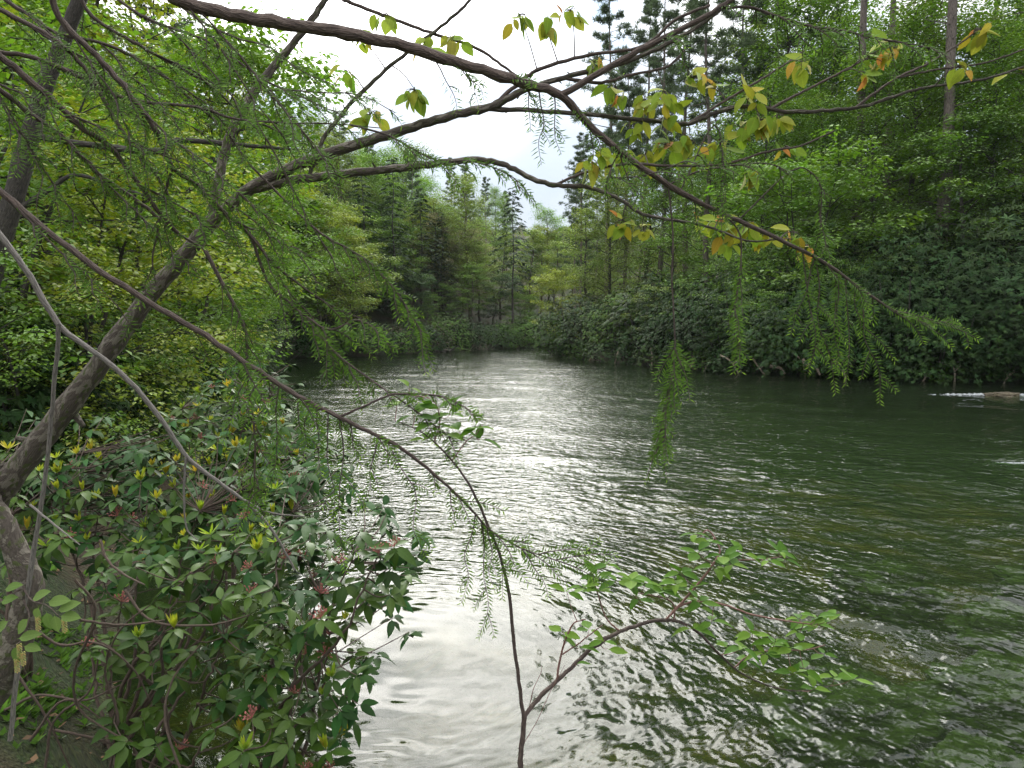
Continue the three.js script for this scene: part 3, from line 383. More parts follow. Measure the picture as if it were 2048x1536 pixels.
// ---------------------------------------------------------------- foreground: leaf shapes
const veins = noiseTex(64, 128, (u, v) => { const x = Math.abs(u - 0.5) * 2, mid = Math.exp(-((x / 0.05) ** 2)), s = ((v - x * 0.16) * 8) % 1, side = Math.exp(-((((s < 0 ? s + 1 : s) - 0.5) / 0.09) ** 2)) * 0.5 * (1 - x); const a = 0.80 + 0.2 * clamp(mid + side) + 0.05 * n2(u * 9, v * 18); return [a, a, a * 0.95]; }, false);
function bladeShape(L, W, { droop = 0.18, fold = 0.25, seg = 5, stalk = 0.1, wide = 0.42, curl = 0 } = {}) {
  const g = new GB(), rows = [];
  const put = (t, w) => { const z = L * t, y = -droop * L * t * t + curl * L * t * t * t; rows.push([g.v(-w, y + fold * w, z, -0.2, 1, 0, 0.5 - 0.5 * Math.min(1, w / (W / 2 + 1e-9)), t), g.v(0, y, z, 0, 1, 0, 0.5, t), g.v(w, y + fold * w, z, 0.2, 1, 0, 0.5 + 0.5 * Math.min(1, w / (W / 2 + 1e-9)), t)]); };
  put(0, 0.008 * L); put(stalk, 0.008 * L);
  for (let k = 1; k <= seg; k++) { const s = k / seg, e = Math.log(0.5) / Math.log(wide), q = Math.pow(s, e); put(stalk + (1 - stalk) * s, W / 2 * Math.pow(Math.sin(Math.PI * clamp(q)), 0.85) + (k === seg ? 0 : 0.0005)); }
  for (let k = 0; k < rows.length - 1; k++) for (const s of [0, 1]) { const a = rows[k][s], b = rows[k][s + 1], c = rows[k + 1][s], d = rows[k + 1][s + 1]; g.i.push(a, c, b, b, c, d); }
  return g;
}
function blade(L, W, o) { const geo = bladeShape(L, W, o).build(); geo.computeVertexNormals(); return geo; }
const nearLeaf = (r, g, b, through = 0.45) => phy({ color: lin(r, g, b), map: veins, transmission: through, thickness: 0, roughness: 0.85, side: THREE.DoubleSide, specularIntensity: 0.35 });
const nearGloss = (r, g, b, rough = 0.36) => phy({ color: lin(r, g, b), map: veins, roughness: rough, side: THREE.DoubleSide, specularIntensity: 0.34 });
const m4 = new THREE.Matrix4();
function aim(o, p, dir, up, s = 1) {
  const z = dir.clone().normalize(), y = up.clone().addScaledVector(z, -up.dot(z)); if (y.lengthSq() < 1e-6) y.set(1, 0, 0).addScaledVector(z, -z.x); y.normalize(); const x = y.clone().cross(z);
  m4.makeBasis(x, y, z); o.quaternion.setFromRotationMatrix(m4); o.position.copy(p); o.scale.setScalar(s); return o;
}
// a limb given by points of the photograph [px, py, metres ahead] and its half-thickness there in pixels
function limbPath(pts, rpx, n) {
  const ps = pts.map((a) => Array.isArray(a) ? P(...a) : a), ds = pts.map((a) => Array.isArray(a) ? a[2] : -a.z);
  const f = pts.map((_, i) => { const t = i / (pts.length - 1) * (rpx.length - 1), k = Math.min(rpx.length - 2, Math.floor(t)); return lerp(rpx[k], rpx[k + 1], t - k) * ds[i] / F; });
  const [q, r] = path(ps, f, n ?? pts.length * 4);
  for (let k = 2; k < q.length - 2; k++) if (Math.abs(n2(k * 3.7, q[0].x * 91)) > 0.72) r[k] *= 1.12;
  for (let k = 1; k < q.length - 1; k++) { const a = Math.min(0.45 * r[k], 0.003) * n2(k * 0.9, q[0].x * 50); r[k] *= 1 + 0.07 * n2(k * 0.45, q[0].y * 40); q[k].y += a; q[k].x += Math.min(0.4 * r[k], 0.003) * n2(q[0].z * 30, k * 0.8); }
  return [q, r];
}
const withD = (list, d0, d1) => list.map(([x, y], i) => [x, y, lerp(d0, d1, i / (list.length - 1))]);

// where a side branch leaves the wood that is there already: its points move to the depth of the nearest limb
const seenAt = (v) => { const y = v.y - EYE, z = v.z, f = y * SP - z * CP, u = y * CP + z * SP; return [1024 + v.x / f * F, 768 - u / f * F]; };
function nearestOn(px, py, samples) { let best = null, m = 1e12; for (const s of samples) { const [x, y] = seenAt(s), k = (x - px) ** 2 + (y - py) ** 2; if (k < m) { m = k; best = s; } } return best; }
function graft(pts, samples) { const [px, py, d] = pts[0], s = nearestOn(px, py, samples), shift = -s.z - d; return [s.clone(), ...pts.slice(1).map(([x, y, e]) => [x, y, e + shift])]; }

// ---------------------------------------------------------------- hemlock reaching in from the upper left
{
  const R = rng(301), tree = new THREE.Group(); tree.position.set(0, 0, 0);
  const needleMat = foliage(0.088, 0.180, 0.018, 0.45, 0.8);
  // one twig with its two ranks of needles; sharp = share of fresh pale tip
  function twig(W, N, pts, r0, flatUp, fresh = 0.12, len = 0.021, tone = 1) {
    const [q] = path(pts, [1, 1], Math.max(4, pts.length * 3)); W.tube(q, q.map((_, k) => Math.max(0.0005, r0 * (1 - 0.8 * k / q.length))), 4, 0.1);
    const c = new THREE.CatmullRomCurve3(q), total = c.getLength(), n = Math.ceil(total / 0.0042), T = V(0, 0, 0), side = V(0, 0, 0), p = V(0, 0, 0), d = V(0, 0, 0), u = V(0, 0, 0);
    for (let k = 0; k < n; k++) {
      const t = (k + R() * 0.6) / n; if (t > 1) break; c.getPoint(t, p); c.getTangent(t, T); side.crossVectors(T, flatUp).normalize(); const s = k % 2 ? 1 : -1, tip = t > 1 - fresh;
      const L = len * (0.75 + 0.45 * R()) * (tip ? 0.75 : 1) * (0.6 + 0.4 * sstep(0, 0.06, t)); if (R() < 0.05) continue;
      d.copy(side).multiplyScalar(s * (tip ? 0.6 : 0.9)).addScaledVector(T, 0.42 + 0.3 * R()).addScaledVector(flatUp, (R() - 0.4) * 0.5).normalize(); u.copy(flatUp).addScaledVector(d, -flatUp.dot(d)).addScaledVector(side, (R() - 0.5) * 0.8).normalize();
      const v = tone * (0.75 + 0.5 * R()) * (tip ? 1.9 : 1); N.leaf(p.x, p.y, p.z, d.x, d.y, d.z, u.x, u.y, u.z, L, L * 0.13 + 0.001, v * (tip ? 1.15 : 1), v, v * (tip ? 0.9 : 1));
    }
  }
  // a spray: a twig with shorter side twigs
  function spray(W, N, start, dir, len, droop, bare = 0.15, tone = 1, sub = 1) {
    const d = dir.clone().normalize(), pts = []; for (let k = 0; k <= 4; k++) { const s = k / 4; pts.push(start.clone().addScaledVector(d, len * s).add(V(0.05 * len * (R() - 0.5) * k, -droop * len * s * s, 0.05 * len * (R() - 0.5) * k))); }
    const upv = V((R() - 0.5) * 0.9, 0.55, 0.5 + 0.5 * R()).normalize(); twig(W, N, pts, 0.0019, upv, 0.1, 0.021, tone);
    const c = new THREE.CatmullRomCurve3(pts), T = V(0, 0, 0), n = Math.round(len / 0.045 * sub);
    for (let k = 0; k < n; k++) { const t = lerp(bare, 0.9, (k + 0.5) / n), p = c.getPoint(t); c.getTangent(t, T); const side = T.clone().cross(upv).normalize().multiplyScalar(k % 2 ? 1 : -1), l = len * 0.38 * (1.1 - t) * (0.6 + 0.8 * R()) + 0.014; if (R() < 0.2) continue; const e = side.multiplyScalar(0.85).addScaledVector(T, 0.65).add(V(0, -0.15, 0)).normalize(); twig(W, N, [p, p.clone().addScaledVector(e, l * 0.5), p.clone().addScaledVector(e, l).add(V(0, -0.18 * l, 0))], 0.0012, upv, 0.18, 0.0185, tone); }
  }
  const limbs = [
    // [points, half-thickness, sprays per metre, spray length, droop, first share of the limb that carries sprays]
    [withD([[200, -130], [300, -40], [380, 8], [480, 33], [600, 52], [700, 68], [800, 90], [900, 120], [980, 145], [1060, 170], [1125, 192], [1165, 238], [1230, 295], [1330, 365], [1430, 420], [1530, 465], [1640, 520], [1720, 575], [1790, 622], [1860, 648]], 1.35, 1.95), [17, 17, 16, 15, 14, 11, 8, 6, 4, 2], 4, 0.09, 0.7, 0.35],
    [withD([[1125, 190], [1200, 145], [1290, 95], [1370, 55], [1440, 15], [1500, -30]], 1.66, 1.6), [9, 8, 7, 6], 7, 0.10, 0.9, 0.2],
    [withD([[1440, 25], [1500, 15], [1560, 35], [1620, 52], [1690, 62], [1760, 78], [1830, 90], [1890, 105]], 1.7, 1.8), [4, 4, 3, 1.5], 22, 0.08, 0.9, 0.15],
    [withD([[85, -40], [115, 30], [165, 85], [220, 140], [280, 215], [315, 265], [345, 335], [380, 360], [450, 425], [500, 470], [550, 530], [600, 570], [660, 610], [730, 640]], 1.5, 1.8), [8, 8, 7, 6, 5, 3, 1.5], 13, 0.11, 0.6, 0.15],
    [withD([[-40, 0], [0, 20], [60, 50], [130, 95], [180, 150], [225, 230], [270, 300], [320, 360], [350, 425]], 1.6, 1.7), [7, 6, 5, 4], 11, 0.10, 0.6, 0.1],
    [withD([[-40, 95], [0, 105], [70, 115], [150, 150], [230, 190], [300, 205], [400, 215], [470, 238], [560, 245], [670, 248], [760, 256]], 1.7, 1.75), [6, 6, 5, 4, 2.5, 1.2], 14, 0.10, 0.6, 0.1],
    [withD([[-40, 70], [0, 112], [60, 160], [120, 215], [170, 260], [210, 285], [280, 370], [330, 440], [356, 466]], 1.45, 1.7), [9, 9, 8, 7, 6, 5], 9, 0.09, 0.6, 0.1],
    [withD([[-40, 150], [0, 180], [60, 225], [130, 280], [200, 350], [280, 405], [340, 455], [410, 500]], 1.65, 1.85), [7, 7, 6, 5, 3], 9, 0.09, 0.6, 0.1],
    [withD([[-60, 330], [0, 382], [80, 450], [200, 540], [300, 605], [400, 665], [500, 730], [560, 770], [640, 815], [730, 860], [800, 895], [870, 950], [930, 1005], [980, 1060], [1040, 1095], [1110, 1120]], 1.45, 1.75), [9, 9, 8, 7, 6, 4.5, 3, 1.5], 7, 0.10, 0.9, 0.3],
    [withD([[140, -40], [170, 15], [200, 45], [260, 80], [330, 120], [420, 170], [470, 215], [560, 265], [640, 300]], 1.75, 1.9), [5, 5, 4, 3, 1.5], 16, 0.10, 0.5, 0.1],
    [withD([[-20, -30], [10, 0], [60, 30], [110, 65], [200, 85], [280, 120], [340, 160], [400, 215], [450, 260], [500, 330]], 1.8, 1.9), [5, 5, 4, 3, 1.5], 15, 0.10, 0.5, 0.1],
    [withD([[190, -30], [280, 30], [340, 55], [420, 85], [500, 140], [560, 175], [640, 185], [720, 190], [790, 225]], 1.75, 1.85), [4, 4, 3, 2, 1], 22, 0.10, 0.5, 0.1],
    [withD([[300, -30], [400, 40], [470, 75], [540, 95], [600, 140], [680, 175]], 1.9, 2.0), [3, 3, 2, 1], 20, 0.09, 0.5, 0.05],
    [withD([[345, 335], [330, 390], [318, 450], [305, 520], [312, 570]], 1.62, 1.66), [3, 3, 2.5, 1.5], 12, 0.07, 0.7, 0.3],
    [withD([[400, 500], [440, 560], [478, 628], [492, 668], [495, 757], [509, 860], [509, 962], [511, 1010]], 1.75, 1.7), [6, 5, 4, 3.5, 3, 2.5, 1.5], 26, 0.085, 0.9, 0.1],
    [withD([[500, 470], [540, 570], [590, 615], [640, 668], [670, 705], [750, 765], [850, 835], [920, 890]], 1.78, 1.75), [4, 4, 3.5, 3, 2, 1], 16, 0.09, 0.8, 0.1],
    [withD([[570, 375], [640, 465], [700, 500], [740, 525], [790, 580], [845, 665]], 1.85, 1.8), [3, 3, 2.5, 2, 1.2], 20, 0.09, 0.8, 0.2],
    [withD([[590, 625], [660, 660], [710, 640], [740, 650], [775, 690]], 1.8, 1.75), [3, 2.5, 2, 1.2], 24, 0.08, 0.7, 0.05],
    [withD([[672, 828], [730, 812], [780, 790], [840, 788], [890, 795], [930, 815], [965, 838]], 1.62, 1.66), [3.5, 3, 2.5, 2, 1], 14, 0.05, 0.5, 0.3],
    [withD([[700, 250], [780, 272], [830, 300], [880, 322], [940, 322], [1010, 345], [1048, 372]], 1.8, 1.75), [3, 2.5, 2, 1], 26, 0.075, 0.5, 0.1],
    [withD([[1345, 372], [1346, 470], [1344, 560], [1348, 640], [1350, 700], [1340, 780], [1326, 850], [1320, 890]], 1.82, 1.8), [2.4, 2.2, 2, 1.6, 1], 20, 0.075, 0.9, 0.5],
    [withD([[1455, 425], [1480, 470], [1478, 560], [1470, 620], [1478, 700]], 1.85, 1.85), [2.2, 2, 1.4], 22, 0.07, 0.9, 0.35],
    [withD([[1540, 330], [1600, 335], [1640, 370], [1640, 440], [1640, 460]], 1.9, 1.9), [2, 1.8, 1.2], 20, 0.06, 0.8, 0.3],
    [withD([[1400, 290], [1430, 250], [1445, 330], [1440, 400]], 1.85, 1.85), [2, 1.5, 1], 26, 0.07, 0.8, 0.2],
    [withD([[1340, 365], [1390, 345], [1470, 330], [1540, 328], [1580, 350]], 1.9, 1.9), [2.5, 2, 1], 18, 0.07, 0.8, 0.2],
    [withD([[1225, 300], [1220, 350], [1290, 350], [1420, 300]], 1.95, 1.95), [2, 1.5, 1], 24, 0.08, 0.8, 0.2],
  ];
  const gy = groundAt(-2.35, -0.9), [tp, tr] = path([V(-2.35, gy - 0.2, -0.9), V(-2.2, 1.4, -1.0), V(-1.95, 2.6, -1.2), V(-1.75, 3.6, -1.35), V(-1.6, 4.8, -1.4)], [0.15, 0.12, 0.1, 0.08, 0.05], 20), wood = [];
  for (let k = 0; k < 26; k++) limbs.push([null, [2.6, 2.2, 1.2], 16, 0.09, 0.6, 0.05]);      // thin twigs crossing between the larger limbs
  limbs.forEach(([pts, r, per, sl, droop, from], i) => {
    let added = 0;
    if (!pts) { const fan = wood.filter((v) => seenAt(v)[0] < 560 && seenAt(v)[1] < 480), s = fan[Math.floor(R() * fan.length)], a = 0.35 + 0.75 * R(), l = 0.16 + 0.28 * R(), z = 0.2 * (R() - 0.5); pts = [0, 1, 2, 3, 4].map((k) => V(s.x + Math.cos(a) * l * k / 4, s.y - Math.sin(a) * l * k / 4 - 0.012 * (k / 4) ** 2, s.z + z * l * k / 4).add(k ? V(0.012 * (R() - 0.5), 0.012 * (R() - 0.5), 0) : V(0, 0, 0))); }
    else if (pts[0][0] <= 0 || pts[0][1] < -20) { const f = P(...pts[0]); let t = tp[0]; for (const q of tp) if (Math.abs(q.y - f.y - 0.2) < Math.abs(t.y - f.y - 0.2)) t = q; added = t.distanceTo(f); pts = [t.clone(), ...pts]; from = lerp(1 / (pts.length - 1), 1, from); }
    else if (i) pts = graft(pts, wood);
    const W = new GB(), N = new GB(), [q, rr] = limbPath(pts, r.map((a) => a * 0.74)); W.tube(q, rr, i < 2 ? 12 : 8, 0.16); if (i < 26) wood.push(...q.filter((v) => { const [x, y] = seenAt(v); return v.z < -1 && x > -60 && y > -60; }));
    const c = new THREE.CatmullRomCurve3(q), total = c.getLength(), n = Math.round(per * (total - added) * (i > 2 && i < 14 ? 1.0 : 1.35)), T = V(0, 0, 0);
    for (let k = 0; k < n; k++) {
      const t = lerp(from, 0.99, (k + R() * 0.9) / n), p = c.getPoint(t); c.getTangent(t, T); const side = T.clone().cross(V(0, 1, 0)).normalize().multiplyScalar(k % 2 ? 1 : -1), l = sl * (0.45 + 0.9 * R());
      spray(W, N, p, T.clone().multiplyScalar(0.75).addScaledVector(side, 0.55 + 0.3 * R()).add(V(0, -0.35 * droop * (0.3 + R()), 0)), l, droop * (0.3 + 0.6 * R()), 0.15, 0.8 + 0.4 * R());
    }
    if (i === 0) {
      for (const [a, b, x, y] of [[1610, 508, 1628, 700], [1640, 520, 1650, 735], [1665, 540, 1668, 680], [1690, 556, 1700, 730], [1715, 575, 1712, 650], [1690, 600, 1742, 762], [1640, 525, 1690, 590], [1700, 565, 1730, 610], [1790, 620, 1895, 692], [1850, 645, 1955, 680], [1830, 635, 1920, 660], [1800, 618, 1870, 650], [1760, 605, 1840, 680], [1620, 510, 1600, 640], [1665, 545, 1680, 700], [1085, 178, 1085, 300], [1060, 170, 1055, 245], [1110, 190, 1112, 285], [870, 112, 905, 205], [900, 122, 960, 190], [1180, 250, 1200, 300], [1250, 310, 1260, 395]]) { const s = nearestOn(a, b, q), e = P(x, y, -s.z), d = e.clone().sub(s), l = d.length(); spray(W, N, s, d.clone().add(V(0, 0.25 * l, 0)), l, 0.25, 0.3, 0.95, 0.45); }
    }
    if (i === 8) {
      for (const [a, b, x, y] of [[960, 1050, 968, 1240], [950, 1035, 928, 1175], [985, 1065, 1010, 1180], [975, 1060, 985, 1150], [1040, 1095, 1090, 1180], [1060, 1105, 1130, 1165], [1100, 1118, 1205, 1170], [1105, 1120, 1255, 1112], [1020, 1085, 1060, 1090], [1080, 1110, 1180, 1100], [560, 770, 540, 960], [640, 815, 640, 930], [652, 820, 660, 1010], [672, 832, 700, 1090], [755, 868, 730, 1000], [780, 885, 850, 1085], [530, 750, 480, 830], [590, 790, 605, 900], [620, 800, 610, 880], [700, 845, 715, 920], [900, 980, 905, 1040], [925, 1000, 1015, 1020]]) { const s = nearestOn(a, b, q), e = P(x, y, -s.z), d = e.clone().sub(s), l = d.length(); spray(W, N, s, d.clone().add(V(0, 0.2 * l, 0)), l, 0.2, 0.3, 1, 0.45); }
    }
    const L = part(tree, 'limb', W.build(), M.hemlockBark), nd = part(L, 'needles', N.build(), needleMat, 'stuff'); nd.userData.label = 'short flat green needles with pale fresh tips';
  });
  const B = new GB(); B.tube(tp, tr, 12, 0.4); part(tree, 'trunk', B.build(), M.hemlockBark);
  top(tree, 'hemlock_tree'); tag(tree, 'hemlock reaching in from the upper left with drooping needle sprays', 'tree');
}

// ---------------------------------------------------------------- leaning tree with spring leaves
{
  const R = rng(401), tree = new THREE.Group();
  const green = [nearLeaf(0.23, 0.36, 0.03), nearLeaf(0.31, 0.41, 0.035), nearLeaf(0.40, 0.43, 0.045)], warm = [nearLeaf(0.60, 0.38, 0.055), nearLeaf(0.62, 0.28, 0.075), nearLeaf(0.54, 0.47, 0.06)], spare = new GB(), spareM = phy({ color: lin(0.31, 0.40, 0.035), map: veins, vertexColors: true, transmission: 0.45, thickness: 0, roughness: 0.85, side: THREE.DoubleSide, specularIntensity: 0.35 }), hold = new THREE.Object3D(); let leaves = 0;
  const shapes = [blade(1, 0.56, { droop: 0.16, fold: 0.2, stalk: 0.12 }), blade(1, 0.5, { droop: 0.3, fold: 0.35, stalk: 0.12 }), blade(1, 0.6, { droop: 0.05, fold: 0.12, curl: 0.12, stalk: 0.1 }), blade(1, 0.36, { droop: 0.25, fold: 0.7, stalk: 0.12 })];
  const limbs = [
    ['trunk', withD([[-170, 1330], [-110, 1160], [-50, 1055], [0, 985], [90, 870], [190, 740], [300, 590], [400, 475], [428, 430], [436, 385]], 2.45, 2.3), [60, 52, 48, 44, 38, 32, 27, 23, 19, 15]],
    ['trunk', withD([[424, 445], [432, 390], [445, 320], [470, 250], [492, 212], [530, 155], [580, 95], [630, 30], [670, -30], [720, -150], [780, -320], [820, -480]], 2.3, 2.3), [15, 14, 13, 14, 12, 10, 9, 7, 4, 2]],
    ['limb', withD([[418, 452], [445, 425], [490, 385], [560, 345], [680, 300], [800, 262], [900, 232], [985, 212], [1050, 180], [1130, 155], [1250, 125], [1350, 80], [1440, 20], [1480, -20]], 2.3, 2.1), [17, 16, 15, 14, 12, 10, 7, 6, 5, 4]],
    ['limb', withD([[970, 218], [1080, 222], [1200, 232], [1300, 242], [1375, 248], [1430, 225], [1500, 212], [1560, 222], [1640, 222], [1740, 210], [1810, 185], [1870, 172], [1960, 160], [2060, 130]], 2.18, 2.2), [7, 6, 6, 6, 6, 5, 4, 3.5, 3]],
    ['limb', withD([[440, 425], [490, 388], [560, 366], [680, 348], [800, 336], [880, 326], [960, 320], [1010, 330], [1060, 355], [1110, 370], [1180, 375], [1240, 400], [1290, 430], [1350, 440], [1420, 455], [1500, 482], [1560, 478]], 2.32, 2.1), [12, 12, 11, 9, 8, 7, 6, 5, 4, 3, 2]],
    ['limb', withD([[612, 358], [640, 290], [690, 220], [760, 150], [840, 85], [910, 30], [950, -10]], 2.28, 2.3), [6, 6, 5, 4]],
    ['limb', withD([[660, -20], [700, 5], [780, 35], [860, 65], [950, 95], [1010, 135], [1050, 165]], 2.2, 2.15), [5, 5, 4, 3]],
    ['limb', withD([[1110, 370], [1180, 342], [1250, 328], [1350, 332], [1450, 328], [1540, 302], [1600, 292], [1668, 262]], 2.1, 2.1), [4, 3.5, 3, 2]],
    ['limb', withD([[1375, 246], [1440, 208], [1500, 172], [1560, 135], [1610, 100]], 2.18, 2.2), [4, 3, 2]],
    ['limb', withD([[1540, 222], [1620, 176], [1700, 135], [1730, 118]], 2.18, 2.2), [4, 3, 2]],
    ['limb', withD([[1710, 212], [1790, 158], [1850, 130], [1900, 100], [1955, 62]], 2.19, 2.2), [3.5, 3, 2]],
    ['limb', withD([[1800, 160], [1880, 138], [1960, 128], [2060, 95]], 2.19, 2.2), [3, 2.5, 2]],
    ['limb', withD([[985, 210], [1040, 165], [1075, 140], [1180, 110], [1290, 90], [1350, 40], [1420, 10]], 2.18, 2.1), [6, 5, 4, 4]],
    ['limb', withD([[1140, 170], [1200, 165], [1260, 150], [1340, 130], [1370, 100]], 2.14, 2.1), [5, 4, 3]],
  ];
  const all = [], wood = [];
  limbs.forEach(([name, pts, r], i) => { if (i > 2) pts = graft(pts, wood); if (!i) { const f = P(...pts[0]); pts = [V(f.x - 0.12, groundAt(f.x - 0.12, f.z) - 0.15, f.z), ...pts]; } const W = new GB(), [q, rr] = limbPath(pts, r.map((a) => a * (i < 2 ? 0.64 : 0.72)), pts.length * 6); wood.push(...q); W.tube(q, rr, i < 3 ? 14 : 8, 0.22); for (let s = 0; s < 7; s++) { const k = 2 + Math.floor(R() * (q.length - 4)), o = unit(R).multiplyScalar(rr[k] * (1.6 + 1.4 * R())); W.tube([q[k], q[k].clone().add(o)], [rr[k] * 0.45, rr[k] * 0.2], 6, 0.1); } part(tree, name, W.build(), i < 6 ? M.mottled : M.hemlockBark); if (i > 2) all.push(...q); if (i === 2) all.push(...q.slice(Math.floor(q.length * 0.5))); });
  const clusters = [[690, 140, 3, 0], [715, 70, 4, 0], [770, 30, 4, 0], [850, 85, 5, 0], [905, 80, 5, 0.1], [830, 180, 8, 0.05], [740, 228, 7, 0.1], [1040, 30, 6, 0.1], [1090, 45, 6, 0.2], [1140, 20, 5, 0.3], [1190, 125, 4, 0.5], [1235, 180, 6, 0.1], [1290, 200, 7, 0.2], [1330, 190, 7, 0.3], [1385, 155, 6, 0.7], [1420, 175, 3, 0.7], [1500, 195, 5, 0.5], [1520, 240, 9, 0.25], [1555, 230, 6, 0.5], [1480, 255, 7, 0.2], [1440, 285, 7, 0.3], [1380, 280, 7, 0.3], [1330, 290, 7, 0.4], [1290, 310, 6, 0.1], [1240, 310, 6, 0.1], [1195, 300, 5, 0.1], [1175, 320, 4, 0.1], [1245, 440, 6, 0.6], [1285, 450, 4, 0.6], [1400, 425, 4, 0.6], [1440, 440, 6, 0.3], [1490, 452, 8, 0.25], [1530, 470, 5, 0.2], [1590, 465, 5, 0.4], [1612, 492, 5, 0.3], [1740, 118, 5, 0.3], [1790, 95, 5, 0.7], [1722, 145, 3, 0.4], [1960, 60, 6, 0.6], [1915, 132, 4, 0.4], [2040, 148, 2, 0.3], [1500, 335, 3, 0.1], [1340, 235, 5, 0.3], [1270, 250, 5, 0.2], [1410, 300, 5, 0.3], [1565, 300, 3, 0.6], [1610, 125, 4, 0.4], [1455, 480, 3, 0.1]];
  const TW = new GB();
  for (const [px, py, n, w] of clusters) {
    const c = P(px, py, 2.1 + 0.16 * R()); let near = all[0]; for (const p of all) if (p.distanceToSquared(c) < near.distanceToSquared(c)) near = p;
    const m = near.clone().lerp(c, 0.5).add(V(0.01 * (R() - 0.5), 0.01, 0)); const [tp, tr] = path([near, m, c], [0.0022, 0.0016, 0.0012], 6); TW.tube(tp, tr, 5, 0.1);
    for (let k = 0; k < Math.round(n * 1.6); k++) {
      const a = R() * 6.283, spread = 0.25 + 0.75 * R(), dir = V(Math.cos(a) * spread, -0.25 - 0.8 * R() + (R() < w * 0.5 ? 0.9 : 0), Math.sin(a) * spread * 0.8), hot = R() < w * 0.5, L = (hot ? 0.05 : 0.06) * (0.7 + 0.6 * R()), at = c.clone().add(V((R() - 0.5) * 0.05, (R() - 0.5) * 0.035, (R() - 0.5) * 0.05));
      const mat = hot ? warm[Math.floor(R() * 3)] : green[Math.floor(R() * 3)], own = k < n && leaves < 296, leaf = own ? part(tree, 'leaf', shapes[hot && R() < 0.5 ? 3 : Math.floor(R() * 3)], mat) : hold; leaves += own;
      aim(leaf, at, dir, V((R() - 0.5) * 1.4, 0.7, 0.5 + 0.6 * (R() - 0.3)), own ? L : L * 0.85); if (!own) { hold.updateMatrix(); spare.add(bladeShape(1, 0.5, { droop: 0.2 + 0.3 * R(), fold: 0.35 }), hold.matrix, 0.7 + 0.7 * R(), 0.75 + 0.4 * R(), 1); } const [sp, sr] = path([c, c.clone().lerp(at, 0.6).add(V(0, 0.004, 0)), at], [0.0011, 0.001, 0.0009], 3); TW.tube(sp, sr, 4, 0.1);
    }
  }
  part(tree, 'twigs', TW.build(), M.hemlockBark, 'stuff');
  part(tree, 'leaves', spare.build(), spareM, 'stuff');
  top(tree, 'leaning_tree'); tag(tree, 'leaning mottled tree with spreading limbs and green to orange spring leaves', 'tree');
}

// ---------------------------------------------------------------- small bare grey stem arching over the laurels
{
  const g = new THREE.Group(); for (const [pts, r] of [[withD([[-60, 400], [0, 470], [55, 545], [120, 652], [200, 712], [270, 775], [330, 850], [372, 912], [430, 960], [500, 1010], [545, 1062], [590, 1140]], 2.1, 2.3), [6, 6, 5.5, 5, 4.5, 4, 3, 2]], [withD([[118, 650], [113, 720], [106, 800], [100, 870], [90, 960], [70, 1090], [40, 1300], [20, 1480]], 2.13, 2.3), [4.5, 4, 4, 4, 5, 5]], [withD([[480, 995], [540, 1025], [610, 1033]], 2.24, 2.2), [2.5, 2, 1]], [withD([[372, 912], [368, 980], [375, 1060], [395, 1080]], 2.22, 2.2), [2.5, 2, 1]], [withD([[60, 1010], [110, 1050], [160, 1090]], 2.2, 2.1), [2.5, 2, 1]]]) { const W = new GB(), [q, rr] = limbPath(pts, r); W.tube(q, rr, 8, 0.14); part(g, 'stem', W.build(), M.greyTwig); }
  top(g, 'bare_sapling'); tag(g, 'thin bare grey stem arching down across the laurel bushes', 'sapling');
}

